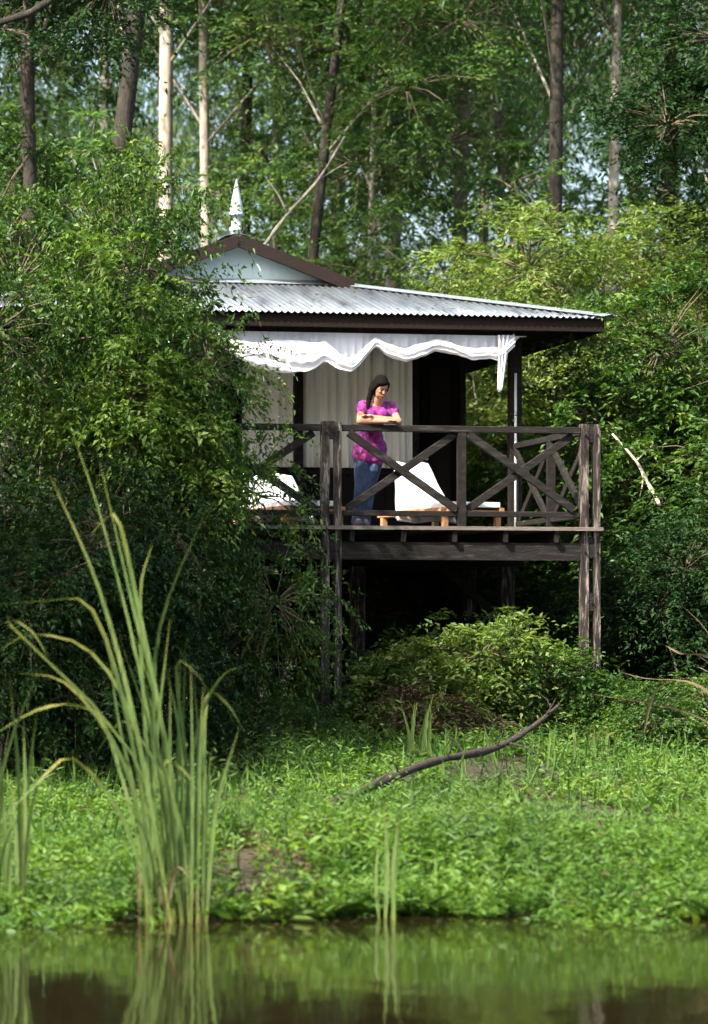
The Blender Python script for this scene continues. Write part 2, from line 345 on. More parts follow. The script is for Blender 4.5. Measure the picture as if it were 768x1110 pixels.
# roof
roof = empty('roof', parent=cabin)
EY, EZ = 2.5, 5.82; EX = on(660, 344, EY).x; GYl = 5.3
gb = on(374, 309, GYl); ga = on(255, 258, GYl); RC = ga.x; GH = gb.x - RC; GZB = gb.z; RZ = ga.z
EXL = RC - (EX - RC); BYg = 9.5; BEY = BYg + (GYl - EY)
def sheet(u0, u1, bot, top, mat=M['steel'], per=.0762, amp=.011, name='roof_sheet'):
    """one corrugated sheet between u0 and u1; bot(u), top(u) give its two ends"""
    n = max(3, int(round((u1 - u0) / per * 8))); vs_ = []; fs_ = []
    for lay in (0, 1):
        for i in range(n + 1):
            u = u0 + (u1 - u0) * i / n
            dz = amp * math.cos(2 * math.pi * u / per) - (.003 if lay else 0)
            a = bot(u); c = top(u); vs_ += [(a[0], a[1], a[2] + dz), (c[0], c[1], c[2] + dz)]
    o = 2 * (n + 1)
    for i in range(n):
        k = 2 * i; fs_.append((k, k + 2, k + 3, k + 1)); fs_.append((o + k, o + k + 1, o + k + 3, o + k + 2))
        fs_.append((k, o + k, o + k + 2, k + 2)); fs_.append((k + 1, k + 3, o + k + 3, o + k + 1))
    mb = MB(); mb.add(vs_, fs_); return mb.build(name, mat, roof, True)
def lerp(a, b, t): return a + (b - a) * t
def slope_front(sgn):
    e, g_ = (EY, GYl) if sgn > 0 else (BEY, BYg)
    def bot(u): return (u, e - .06 * sgn, EZ - .012)
    def top(u):
        t = min(1.0, max(0.0, (EX - abs(u - RC) - RC) / (EX - RC - GH)))
        return (u, lerp(e, g_, t), lerp(EZ, GZB, t))
    u = EXL + .01
    while u < EX - .02:
        u2 = min(u + .762, EX - .01); sheet(u, u2, bot, top); u = u2
def slope_side(sgn):
    def P(v, t): return (RC + sgn * lerp(EX - RC, GH, t), v, lerp(EZ, GZB, t))
    def bot(v): p = P(v, 0); return (p[0] + .06 * sgn, v, p[2] - .012)
    def top(v):
        t = min(1, max(0, min((v - EY) / (GYl - EY), (BEY - v) / (BEY - BYg)))); return P(v, t)
    v = EY + .01
    while v < BEY - .02:
        v2 = min(v + .762, BEY - .01); sheet(v, v2, bot, top); v = v2
slope_front(1); slope_front(-1); slope_side(1); slope_side(-1)
for sgn in (1, -1):                                   # upper gable roof
    v = GYl - .22
    while v < BYg + .2:
        v2 = min(v + .762, BYg + .22)
        sheet(v, v2, lambda q: (RC + sgn * (GH + .05), q, GZB + .03), lambda q: (RC + sgn * .01, q, RZ + .01)); v = v2
# gable triangle with vertical sheeting, flashing at its foot
for yy, sg in ((GYl, -1), (BYg, 1)):
    nb = 12
    for i in range(nb):
        xa, xb = RC - GH + 2 * GH * i / nb + .0006, RC - GH + 2 * GH * (i + 1) / nb - .0006
        zf = lambda q: GZB + (RZ - .03 - GZB) * (1 - abs(q - RC) / GH)
        mb = MB(); y0, y1 = yy, yy - sg * .03
        mb.add([(xa, y0, GZB - .03), (xb, y0, GZB - .03), (xb, y0, zf(xb)), (xa, y0, zf(xa)), (xa, y1, GZB - .03), (xb, y1, GZB - .03), (xb, y1, zf(xb)), (xa, y1, zf(xa))],
               [(0, 1, 2, 3), (7, 6, 5, 4), (0, 4, 5, 1), (1, 5, 6, 2), (2, 6, 7, 3), (3, 7, 4, 0)])
        mb.build('gable_board', M['gable'], roof)
    sl = Vector((0, -1 * (1 if sg < 0 else -1) * .16, -.034))
    mb = MB(); x0, x1 = RC - GH - .02, RC + GH + .02
    mb.add([(x0, yy + .03 * sg, GZB + .05), (x1, yy + .03 * sg, GZB + .05), (x1, yy + .14 * sg, GZB - .004), (x0, yy + .14 * sg, GZB - .004),
            (x0, yy + .03 * sg, GZB + .045), (x1, yy + .03 * sg, GZB + .045), (x1, yy + .14 * sg, GZB - .009), (x0, yy + .14 * sg, GZB - .009)],
           [(0, 1, 2, 3), (7, 6, 5, 4), (3, 2, 6, 7), (0, 4, 5, 1)])
    mb.build('apron_flashing', M['flash'], roof)
    for s2 in (1, -1):
        MB().timber((RC + s2 * (GH + .06), yy + .235 * sg, GZB - .035), (RC + s2 * .0, yy + .235 * sg, RZ - .055), .035, .15, (0, 0, 1)).build('bargeboard', M['barge'], roof)
# hip cappings and ridge capping
def capping(a, b, wd=.16):
    a = Vector(a); b = Vector(b); d = (b - a).normalized(); r = d.cross(Vector((0, 0, 1))).normalized(); mb = MB()
    for s2 in (1, -1):
        q = []
        for p in (a, b): q += [p + Vector((0, 0, .035)), p + r * wd * s2 + Vector((0, 0, .002))]
        q2 = [v - Vector((0, 0, .004)) for v in q]
        mb.add(q + q2, [(0, 1, 3, 2), (6, 7, 5, 4), (1, 5, 7, 3), (0, 2, 6, 4), (0, 4, 5, 1), (2, 3, 7, 6)])
    mb.build('hip_capping', M['flash'], roof)
for sx in (1, -1):
    capping((RC + sx * (EX - RC + .03), EY - .03, EZ), (RC + sx * GH, GYl, GZB)); capping((RC + sx * (EX - RC), BEY, EZ), (RC + sx * GH, BYg, GZB))
capping((RC, GYl - .2, RZ + .01), (RC, BYg + .2, RZ + .01))
# fascias, soffit lining, rafters
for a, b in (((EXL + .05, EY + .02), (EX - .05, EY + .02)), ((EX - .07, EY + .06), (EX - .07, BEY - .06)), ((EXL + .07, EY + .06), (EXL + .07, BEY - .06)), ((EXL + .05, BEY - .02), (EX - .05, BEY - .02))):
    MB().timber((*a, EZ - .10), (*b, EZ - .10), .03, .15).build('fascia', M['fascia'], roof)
sf = MB()
for (x0, y0, x1, y1) in ((EXL + .1, EY + .05, EX - .1, WY - .05), (WR + .01, WY, EX - .1, BEY - .05), (EXL + .1, WY, WL - .01, BEY - .05)):
    sf.box((x0, y0, EZ - .05), (x1, y1, EZ - .03))
sf.build('soffit', M['fascia'], roof)
MB().timber((-3.2, HP, 5.66), (XR + .1, HP, 5.66), .09, .16).build('roof_beam', M['timber'], roof)
# finial
fz = RZ + .05
MB().lathe([(.075, -.05), (.075, .02), (.09, .03), (.09, .06), (.062, .075), (.062, .14), (.055, .20), (.10, .215), (.10, .245), (.075, .26), (.082, .30), (.070, .36), (.05, .46), (.025, .58), (.006, .66)], 16, (RC, GYl - .1, fz)).build('finial', M['finial'], roof, True)
# fallen leaves on the front slope
gl = np.random.default_rng(12)
rl = MB()
for k in range(190):
    u = gl.uniform(EXL + .3, EX - .3); tm = min(1.0, (EX - RC - abs(u - RC)) / (EX - RC - GH)); t = tm * gl.uniform(.02, .97) ** .7; a = gl.uniform(0, 6.28); q = gl.uniform(.02, .05)
    c = Vector((u, lerp(EY, GYl, t), lerp(EZ, GZB, t) + .016)); d = Vector((math.cos(a), math.sin(a), .21 * math.sin(a))) * q; e = Vector((-math.sin(a), math.cos(a), .21 * math.cos(a))) * q * .4
    rl.add([c - d, c + e, c + d, c - e, c + Vector((0, 0, .008))], [(0, 1, 4), (1, 2, 4), (2, 3, 4), (3, 0, 4)])
LITTER = rl
# downpipe by the roof post
MB().tube([(XR - .02, HP - .12, DZ), (XR - .02, HP - .12, 4.4), (XR - .02, HP - .12, 5.2)], .016, 8).build('downpipe', M['pipe'], cabin, True)

# ------------------------------------------------------------------ curtains
def cloth_mat(name, base, trans=.35, sheer=0.0):
    m, nt, n, l, b = newmat(name)
    b.inputs['Base Color'].default_value = (*base, 1); b.inputs['Roughness'].default_value = .9; b.inputs['Specular IOR Level'].default_value = .1
    t = n.new('ShaderNodeBsdfTranslucent'); t.inputs['Color'].default_value = (*base, 1)
    ms = n.new('ShaderNodeMixShader'); ms.inputs[0].default_value = trans
    l.new(b.outputs[0], ms.inputs[1]); l.new(t.outputs[0], ms.inputs[2])
    out = ms
    if sheer:
        tp = n.new('ShaderNodeBsdfTransparent'); m3 = n.new('ShaderNodeMixShader'); m3.inputs[0].default_value = sheer
        l.new(ms.outputs[0], m3.inputs[1]); l.new(tp.outputs[0], m3.inputs[2]); out = m3
    l.new(out.outputs[0], n['Material Output'].inputs['Surface']); return m
M['voile'] = cloth_mat('voile_white', (.90, .91, .94), .22)
M['sheer'] = cloth_mat('voile_sheer', (.84, .88, .95), .25, .08)
M['drape'] = cloth_mat('drape_pale_green', (.90, .92, .86), .15)
def grid_sheet(name, fn, nu, nv, mat, parent, thick=.003):
    v = []; f = []
    for i in range(nu + 1):
        for j in range(nv + 1): v.append(tuple(fn(i / nu, j / nv)))
    for i in range(nu):
        for j in range(nv): a = i * (nv + 1) + j; f.append((a, a + nv + 1, a + nv + 2, a + 1))
    mb = MB(); mb.add(v, f); o = mb.build(name, mat, parent, True)
    if thick: md = o.modifiers.new('thickness', 'SOLIDIFY'); md.thickness = thick
    return o
VY = EY + .16
def z3(x, y): return on((104 + x / 4.8) * 1.85, (105 + y / 4.8) * 1.85, VY)
def z4(x, y): return on((224 + x / 4.8) * 1.85, (165 + y / 4.8) * 1.85, VY)
hem = [on(60, 366, VY), on(85, 385, VY), on(120, 396, VY), on(160, 390, VY), on(185, 374, VY), on(205, 372, VY)] + [z3(*p) for p in ((95, 440), (125, 470), (160, 500), (230, 535), (310, 547), (380, 537), (415, 512), (450, 535), (490, 543), (530, 500), (556, 470), (590, 498), (640, 516), (690, 498))] + \
      [z4(*p) for p in ((0, 212), (50, 230), (90, 225), (150, 196), (190, 203), (250, 220), (300, 218), (330, 222), (408, 150))]
hx = np.array([p.x for p in hem]); hz = np.array([p.z for p in hem])
_ux = np.linspace(hx[0], hx[-1], 600); _uz = np.interp(_ux, hx, hz)
kern = np.hanning(15); kern /= kern.sum(); _uz = np.convolve(np.pad(_uz, 7, mode='edge'), kern, 'valid')
def hemz(x): return float(np.interp(x, _ux, _uz))
TZ = on(400, 361, VY).z
val = empty('draped_valance', cab2w((0, 0, 0)), TH)
tag(val, 'white voile valance swagged in scallops along the front eave', 'curtain')
nu = 400
def sheerfn(u, v):
    x = lerp(hx[0], hx[-1], u); zb = min(hemz(x) + .05, TZ - .01)
    return (x, VY + .03 + .014 * math.sin(x * 60 + 1.5 * math.sin(x * 7)) * (.4 + v), lerp(TZ, zb, v))
grid_sheet('sheer_panel', sheerfn, nu * 2, 6, M['sheer'], val, 0)
def scarffn(u, v):
    x = lerp(hx[0] - .02, hx[-1] - .16, u); zb = hemz(x); drop = TZ - zb
    wd = .145 + .24 * math.exp(-((x - on(305, 0, VY).x) / .50) ** 2) + .02 * math.sin(x * 5)
    wd = min(wd, drop + .02)
    ph = 18 * v + 2.2 * math.sin(x * 3.1) + .8 * math.sin(x * 9)
    cr = .006 * math.sin(x * 17 + v * 9 + 2 * math.sin(x * 5)) + .003 * math.sin(x * 41 - v * 14)
    return (x, VY - .035 - .045 * math.sin(math.pi * v) - .016 * math.sin(ph) + cr, zb + wd * v + .004 * math.sin(x * 19 + v * 3) + .002 * math.sin(x * 47 + v * 5))
grid_sheet('scarf', scarffn, nu, 16, M['voile'], val)
tp = z4(330, 170); tb = z4(328, 312)
def tailfn(u, v):
    w = lerp(.17, .06, v ** .6); x = lerp(tp.x, tb.x, v) + (u - .5) * w
    return (x + .05 * (1 - v), VY - .06 - .03 * math.sin(u * 19), lerp(TZ, tb.z + .06 * abs(u - .4), v))
grid_sheet('tail', tailfn, 24, 10, M['voile'], val)
cy = WY - .12
x0, x1 = on(262, 0, cy).x, on(447, 0, cy).x
def drapefn(a, b_):
    def fn(u, v):
        x = lerp(a, b_, u)
        fold = math.sin(x * 38 + 1.8 * math.sin(x * 5)) * .6 + .4 * math.sin(x * 71)
        return (x, cy + .05 * fold * (.6 + .4 * v), lerp(5.82, zs + .012, v))
    return fn
xm = on(322, 0, cy).x
MB().box((xm - .055, cy - .13, DZ), (xm + .055, cy - .05, 5.79)).build('wall_post', M['timber'], cabin)
for k, (a, b_) in enumerate(((x0, xm - .01), (xm + .01, x1))):
    o = empty('window_curtain', cab2w((0, 0, 0)), TH); grid_sheet('drape', drapefn(a, b_), int((b_ - a) * 90), 4, M['drape'], o)
    MB().tube([(a, cy, 5.84), (b_, cy, 5.84)], .012, 6).build('curtain_rod', M['timber'], o)
    tag(o, ('narrow pale green pleated curtain left of the dark window post', 'wide pale green pleated curtain behind the woman, right of the window post')[k], 'curtain', 'pleated window curtains')

# ------------------------------------------------------------------ loungers on the deck
def lounger(pc, yl, rz, label, topw=.42, botw=.74, h=.56):
    o = empty('sun_lounger', cab2w((pc, yl, DZ + .002)), TH + rz); tag(o, label, 'sun lounger', 'loungers on the deck')
    L, W = 1.75, .66
    for sx in (-1, 1):
        MB().box((sx * W / 2 - .025, -L + .3, .16), (sx * W / 2 + .025, .3, .23)).build('side_rail', M['lounger'], o)
        for yy in (-L + .42, .18): MB().box((sx * W / 2 - .03, yy - .03, 0), (sx * W / 2 + .03, yy + .03, .158)).build('leg', M['lounger'], o)
    for k in range(12): MB().box((-W / 2 + .027, -L + .33 + k * .13, .175), (W / 2 - .027, -L + .42 + k * .13, .20)).build('slat', M['lounger'], o)
    mt = MB(); mt.box((-W / 2 + .02, -L + .31, .232), (W / 2 - .02, -.22, .29)); mo = mt.build('mattress', M['towel'], o)
    md = mo.modifiers.new('round', 'BEVEL'); md.width = .02; md.segments = 3
    def back(u, v):                                    # raised back with a towel hung over it, wider at its foot
        w = lerp(topw, botw, v ** .9); x = (u - .5) * w
        return (x + .05 * (1 - v), lerp(.25, -.24, v) + .02 * math.sin(u * 17 + v) * (.3 + v) + .03 * math.sin(u * math.pi) + .012 * math.sin(v * 11 + u * 4), lerp(.23 + h, .10, v) + .012 * math.cos(u * 9))
    grid_sheet('towel', back, 26, 12, M['towel'], o, .03)
    MB().timber((-.10, .29, .16), (-.10, .27, .23 + h - .16), .04, .04).build('back_strut', M['lounger'], o)
    MB().timber((.14, .29, .16), (.14, .27, .23 + h - .16), .04, .04).build('back_strut', M['lounger'], o)
    return o
lounger(on(452, 0, 1.9).x, 1.9, R(14), 'white sun lounger beside the woman, under the right swag')
lounger(on(292, 0, 1.9).x, 1.9, R(10), 'white sun lounger half hidden by leaves left of the deck post', .62, .9, .40)

# ------------------------------------------------------------------ the woman leaning on the rail
M['skin'] = noise_mat('skin', [(.30, .15, .09), (.40, .21, .13)], 8, rough=.55, bump=.05)
M['hair'] = noise_mat('hair', [(.004, .003, .0025), (.008, .006, .005)], 12, (6, 6, 2), .7, .4, spec=.05)
M['jeans'] = noise_mat('denim', [(.012, .022, .050), (.028, .048, .095), (.07, .105, .165)], 5, (2, 2, 1), .9, .3, bscale=60, pos=[.3, .5, .75])
m, nt, n, l, b = newmat('printed_top')
tc = n.new('ShaderNodeTexCoord'); vo = n.new('ShaderNodeTexVoronoi'); vo.inputs['Scale'].default_value = 26
l.new(tc.outputs['Object'], vo.inputs['Vector'])
rp = ramp(n, [(.06, .003, .045), (.22, .008, .11), (.31, .03, .24), (.12, .012, .17), (.27, .035, .13)], [0, .3, .55, .8, 1])
sp = n.new('ShaderNodeSeparateColor'); l.new(vo.outputs['Color'], sp.inputs['Color']); l.new(sp.outputs[0], rp.inputs['Fac'])
l.new(rp.outputs['Color'], b.inputs['Base Color']); b.inputs['Roughness'].default_value = .85; M['top'] = m
M['eye'] = noise_mat('eye_dark', [(.01, .008, .007), (.02, .015, .012)], 5, rough=.3)
M['lip'] = noise_mat('lips', [(.30, .09, .08), (.36, .12, .10)], 5, rough=.5)
M['shoe'] = noise_mat('shoe', [(.05, .05, .06), (.12, .11, .11)], 6, rough=.7)
px0 = on(408, 0, .1).x
woman = empty('person', cab2w((px0, 0, DZ)), TH)
tag(woman, 'woman in magenta top and jeans leaning with folded arms on the deck rail', 'person')
def skinned(mb, name, mat, vox, smooth=6):
    o = mb.build(name, mat, woman, True)
    r = o.modifiers.new('one surface', 'REMESH'); r.mode = 'VOXEL'; r.voxel_size = vox; r.use_smooth_shade = True
    s = o.modifiers.new('soften', 'SMOOTH'); s.factor = .5; s.iterations = smooth
    return o
HC = Vector((.03, .010, 1.515))
fw = Vector((.22, -.80, -.55)).normalized(); rt = Vector((.95, .28, -.03)); rt = (rt - fw * rt.dot(fw)).normalized(); upv = rt.cross(fw).normalized()
if upv.z < 0: upv = -upv
HM = Matrix((rt, -fw, upv)).transposed()
def hp(x, f, z): return HC + rt * x + fw * f + upv * z
bd = MB()
bd.ell(HC, (.074, .092, .112), HM); bd.ell(hp(0, .035, -.055), (.056, .055, .062), HM)          # skull and jaw
bd.cap(hp(0, .085, .012), hp(0, .104, -.022), .009, .014, 8)                                     # nose
bd.ell(hp(0, .082, -.062), (.022, .012, .010), HM, 10, 6); bd.ell(hp(0, .078, -.092), (.018, .014, .014), HM, 10, 6)
for s in (-1, 1): bd.ell(hp(.074 * s, -.008, -.012), (.010, .018, .028), HM, 10, 6); bd.ell(hp(.03 * s, .074, -.02), (.018, .012, .015), HM, 10, 6)
NK = Vector((.015, .105, 1.39))
bd.cap(NK + Vector((0, .02, -.05)), HC + Vector((0, .02, -.06)), .056, .05)
bd.ell((0, .16, 1.26), (.150, .092, .125)); bd.cap((0, .22, 1.19), (0, .38, 1.0), .10, .105); bd.ell((0, .42, .92), (.15, .11, .12))
SH = {-1: Vector((-.155, .125, 1.32)), 1: Vector((.172, .125, 1.315))}
EL = {-1: Vector((-.205, -.02, 1.142)), 1: Vector((.222, -.015, 1.142))}
WRI = {-1: Vector((.065, -.075, 1.138)), 1: Vector((-.055, -.04, 1.180))}
for s in (-1, 1):
    bd.cap((0, .14, 1.325), SH[s], .05, .05); bd.cap(SH[s], EL[s], .048, .040); bd.cap(EL[s], WRI[s], .041, .028)
    d = (WRI[s] - EL[s]).normalized(); side = Vector((0, -1, 0)); palm = WRI[s] + d * .055
    bd.cap(WRI[s], palm, .028, .030); bd.ell(WRI[s] + d * .05, (.045, .034, .017))
    for k, (oy, ln) in enumerate(((-.028, .064), (-.009, .074), (.010, .069), (.027, .053))):
        b0 = palm + d * .018 + Vector((0, oy, .004)); b1 = b0 + d * ln * .55 + Vector((0, 0, .004)); b2 = b1 + d * ln * .4 + Vector((0, 0, -.018))
        bd.cap(b0, b1, .009, .0085, 8); bd.cap(b1, b2, .0085, .007, 8)
    t0 = WRI[s] + d * .02 + Vector((0, -.022, .006)); t1 = t0 + d * .028 + Vector((0, -.028, .004)); bd.cap(t0, t1, .011, .0095, 8); bd.cap(t1, t1 + d * .03 + Vector((0, -.006, -.006)), .0095, .008, 8)
HIP = {-1: Vector((-.085, .42, .88)), 1: Vector((.088, .42, .88))}; KN = {-1: Vector((-.108, .36, .48)), 1: Vector((-.005, .40, .49))}; AN = {-1: Vector((-.135, .43, .09)), 1: Vector((-.045, .50, .09))}
for s in (-1, 1):
    bd.cap(HIP[s], KN[s], .078, .052); bd.cap(KN[s], AN[s], .052, .036); bd.cap(AN[s], AN[s] + Vector((-.01, -.13, -.05)), .036, .028)
skinned(bd, 'body', M['skin'], .0065, 4)
tpb = MB()
tpb.ell((.005, .16, 1.24), (.162, .108, .115)); tpb.cap((0, .21, 1.18), (0, .36, 1.02), .120, .120); tpb.ell((0, .385, .98), (.150, .128, .12))
tpb.ell((0, .41, .86), (.178, .145, .14)); tpb.cap((-.05, .41, .86), (-.07, .41, .79), .145, .135); tpb.cap((.05, .41, .86), (.05, .41, .79), .145, .135)
for s in (-1, 1):
    tpb.cap((.075 * s, .14, 1.312), SH[s] + Vector((-.008 * s, 0, -.004)), .060, .062); tpb.cap(SH[s] + Vector((-.008 * s, 0, -.006)), SH[s].lerp(EL[s], .40), .063, .062)
    tpb.ell((.07 * s, .075, 1.225), (.066, .056, .066))
skinned(tpb, 'top', M['top'], .008, 4)
jn = MB(); jn.ell((0, .42, .88), (.175, .13, .12))
for s in (-1, 1):
    jn.cap(HIP[s], KN[s], .105, .078); jn.cap(KN[s], AN[s], .076, .068); jn.cap(AN[s], AN[s] + Vector((0, 0, -.03)), .070, .074)
skinned(jn, 'jeans', M['jeans'], .009, 3)
hr = MB(); hr.ell(hp(0, -.022, .022), (.088, .098, .110), HM); hr.ell(hp(-.01, -.10, -.035), (.060, .055, .07), HM); hr.ell(hp(-.05, -.03, -.03), (.04, .07, .085), HM); hr.ell(hp(.05, -.03, -.03), (.04, .07, .085), HM)
hr.ell(hp(-.02, .045, .075), (.062, .045, .035), HM); hr.cap(hp(-.01, -.12, -.05), hp(-.015, -.16, -.13), .045, .025)
hr.cap(hp(-.055, -.06, -.04), (-.085, .085, 1.38), .036, .030); hr.cap((-.085, .085, 1.38), (-.105, .06, 1.27), .030, .016)
for s in (-1, 1):
    hr.cap(hp(.055 * s, .035, .062), hp(.080 * s, .005, -.03), .026, .022); hr.cap(hp(.078 * s, 0, -.03), hp(.072 * s, -.04, -.12), .022, .012)
skinned(hr, 'hair', M['hair'], .007, 3)
for s in (-1, 1):
    MB().ell(hp(.030 * s, .083, .004), (.015, .006, .006), HM, 10, 6).build('eye', M['eye'], woman, True)
    MB().cap(hp(.014 * s, .090, .026), hp(.047 * s, .079, .026), .0045, .0035, 6).build('eyebrow', M['eye'], woman, True)
    sh = MB(); sh.ell(AN[s] + Vector((-.01, -.06, -.055)), (.052, .13, .045)); sh.build('shoe', M['shoe'], woman, True)
MB().ell(hp(0, .092, -.062), (.024, .007, .008), HM, 10, 6).build('mouth', M['lip'], woman, True)

# ------------------------------------------------------------------ foliage
def unit(v): return v / np.maximum(np.linalg.norm(v, axis=-1, keepdims=True), 1e-9)
def leaf_geo(pos, d, nrm, L, W, fine=False, fold=.25, droop=.15):
    """pointed folded leaves; returns verts, tri faces"""
    d = unit(d); r = unit(np.cross(d, nrm)); u = np.cross(r, d); N = len(pos); L = L[:, None]; W = W[:, None]
    if not fine:
        v = np.stack([pos, pos + d * L * .42 + r * W * .5 + u * W * fold, pos + d * L - u * L * droop, pos + d * L * .42 - r * W * .5 + u * W * fold], 1)
        b = np.arange(N)[:, None] * 4
        f = np.concatenate([b + np.array([[0, 1, 2]]), b + np.array([[0, 2, 3]])], 0)
        return v.reshape(-1, 3), f
    v = np.stack([pos, pos + d * L * .25 + r * W * .42 + u * W * fold, pos + d * L * .62 + r * W * .40 + u * (W * fold - L * droop * .4), pos + d * L - u * L * droop,
                  pos + d * L * .62 - r * W * .40 + u * (W * fold - L * droop * .4), pos + d * L * .25 - r * W * .42 + u * W * fold], 1)
    b = np.arange(N)[:, None] * 6
    f = np.concatenate([b + np.array([t]) for t in ([0, 1, 2], [0, 2, 3], [0, 3, 4], [0, 4, 5])], 0)
    return v.reshape(-1, 3), f
def crown_mesh(name, mat, blobs, n_clump, per, cr, L, W, g, flat=.45, style='bush', fine=False):
    """leaf clumps spread through the blobs' volume"""
    vol = np.array([b_[1][0] * b_[1][1] * b_[1][2] for b_ in blobs]) ** .8; vol /= vol.sum()
    bi = g.choice(len(blobs), n_clump, p=vol)
    c = np.array([b_[0] for b_ in blobs])[bi]; rr = np.array([b_[1] for b_ in blobs])[bi]
    dirs = unit(g.normal(size=(n_clump, 3))); rad = g.uniform(.10, 1.12, n_clump) ** .5
    cc = c + dirs * rr * rad[:, None]
    out = unit(dirs * np.array([1, 1, .6]) + np.array([0, 0, .15]))
    N = n_clump * per; ci = np.repeat(np.arange(n_clump), per)
    sz = g.uniform(.6, 1.35, n_clump) * cr
    if style == 'willow':
        off = g.normal(size=(N, 3)) * np.array([.5, .5, .75]); pos = cc[ci] + off * sz[ci][:, None]
        d = np.stack([g.normal(0, .35, N), g.normal(0, .35, N), -g.uniform(.5, 1.3, N)], 1); nr = unit(g.normal(size=(N, 3)))
    elif style == 'bush':                              # leafy arching twigs fanning out of every clump
        ns = 5; nl = max(4, per // ns); N = n_clump * ns * nl; ci = np.repeat(np.arange(n_clump), ns * nl); S = n_clump * ns; si = np.repeat(np.arange(S), nl)
        sd = unit(np.repeat(out, ns, 0) * .8 + g.normal(size=(S, 3)) * np.array([.7, .7, .38])); sd[:, 2] *= .7; ln = np.repeat(sz, ns) * g.uniform(.9, 2.9, S)
        t = np.tile((np.arange(nl) + .6) / nl, S) + g.normal(0, .03, N)
        pos = cc[ci] + sd[si] * (ln[si] * t)[:, None] + g.normal(0, .012, (N, 3)); pos[:, 2] -= .42 * ln[si] * t * t
        sv = unit(np.cross(sd, np.array([0, 0, 1.]) + g.normal(0, .25, (S, 3))))[si] * np.where(np.arange(N) % 2, 1, -1)[:, None]
        d = unit(sd[si] * .65 + sv * .8 + g.normal(0, .28, (N, 3))); d[:, 2] -= .25 * t
        nr = unit(g.normal(size=(N, 3)) * .45 + np.array([0, 0, 1.]))
    else:
        off = g.normal(size=(N, 3)); off = off * sz[ci][:, None] * .55
        h = np.sum(off * np.array([0, 0, 1.]), 1, keepdims=True) * np.array([[0, 0, 1.]])
        off = off - h * (1 - flat)
        off[:, 2] += -.35 * (off[:, 0] ** 2 + off[:, 1] ** 2) / np.maximum(sz[ci], .01)
        pos = cc[ci] + off
        d = unit(off * np.array([1, 1, .5]) + out[ci] * .3 * cr + g.normal(size=(N, 3)) * cr * .28) + np.array([0, 0, -.18])
        nr = unit(g.normal(size=(N, 3)) * .55 + np.array([0, 0, 1.]))
    Ls = L * g.uniform(.6, 1.25, N); v, f = leaf_geo(pos, d, nr, Ls, Ls * W, fine)
    return mesh_np(name, v, f, mat), cc, c
def sticks_mesh(name, mat, segs, r0, r1, n=4):
    a = np.array([s_[0] for s_ in segs], float); b_ = np.array([s_[1] for s_ in segs], float); N = len(a)
    d = unit(b_ - a); t = np.where(np.abs(d[:, 2:3]) > .9, [[1., 0, 0]], [[0, 0, 1.]]); r = unit(np.cross(d, t)); u = np.cross(r, d)
    mid = (a + b_) / 2 + np.array([0, 0, .06]) * np.linalg.norm(b_ - a, axis=1, keepdims=True)
    vs_ = []
    for p, q in ((a, r0), (mid, (r0 + r1) / 2), (b_, r1)):
        q = np.asarray(q) * np.ones(N)
        for k in range(n): vs_.append(p + (r * math.cos(2 * math.pi * k / n) + u * math.sin(2 * math.pi * k / n)) * q[:, None])
    v = np.stack(vs_, 1).reshape(-1, 3); base = np.arange(N)[:, None] * 3 * n; fs_ = []
    for j in range(2):
        for k in range(n): fs_.append(base + np.array([[j * n + k, j * n + (k + 1) % n, (j + 1) * n + (k + 1) % n, (j + 1) * n + k]]))
    return mesh_np(name, v, np.concatenate(fs_, 0), mat, True)

CR = {}
def crown_kind(key, mat, blobs, n_clump, per, cr, L, W, seed, root=(0, 0, 0), tr=.012, br=.05, **kw):
    g = np.random.default_rng(seed)
    me, cc, bc = crown_mesh('crown_' + key, M[mat], blobs, n_clump, per, cr, L, W, g, **kw)
    sel = g.permutation(len(cc))[:260]
    segs = [(bc[i] * .8 + cc[i] * .2, cc[i]) for i in sel]
    tw = sticks_mesh('twigs_' + key, M['twig'], segs, tr, tr * .35)
    rt_ = np.array(root, float); s2 = [(np.array([0, 0, max(rt_[2], b_[0][2] - .9 * math.hypot(b_[0][0], b_[0][1]) - .2)]) if rt_[2] > 1 else np.array([b_[0][0] * .1, b_[0][1] * .1, b_[0][2] * .1]), np.array(b_[0])) for b_ in blobs]
    li = sticks_mesh('limbs_' + key, M['bark_grey'], s2[::2], br * .6, br * .10, 6)
    CR[key] = (me, tw, li)
def blobset(g, n, spread, z0, z1, r):
    return [((g.normal(0, spread), g.normal(0, spread), g.uniform(z0, z1)), (r * g.uniform(.7, 1.25), r * g.uniform(.7, 1.25), r * g.uniform(.55, 1.0))) for _ in range(n)]
for k in range(3):
    g = np.random.default_rng(30 + k)
    bl = blobset(g, 9, .75, .5, 4.2, .95)
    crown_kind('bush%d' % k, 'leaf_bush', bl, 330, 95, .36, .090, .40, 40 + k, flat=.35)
    crown_kind('dark%d' % k, 'leaf_dark', blobset(g, 8, .7, .3, 3.2, .85), 330, 75, .32, .10, .42, 50 + k, flat=.4)
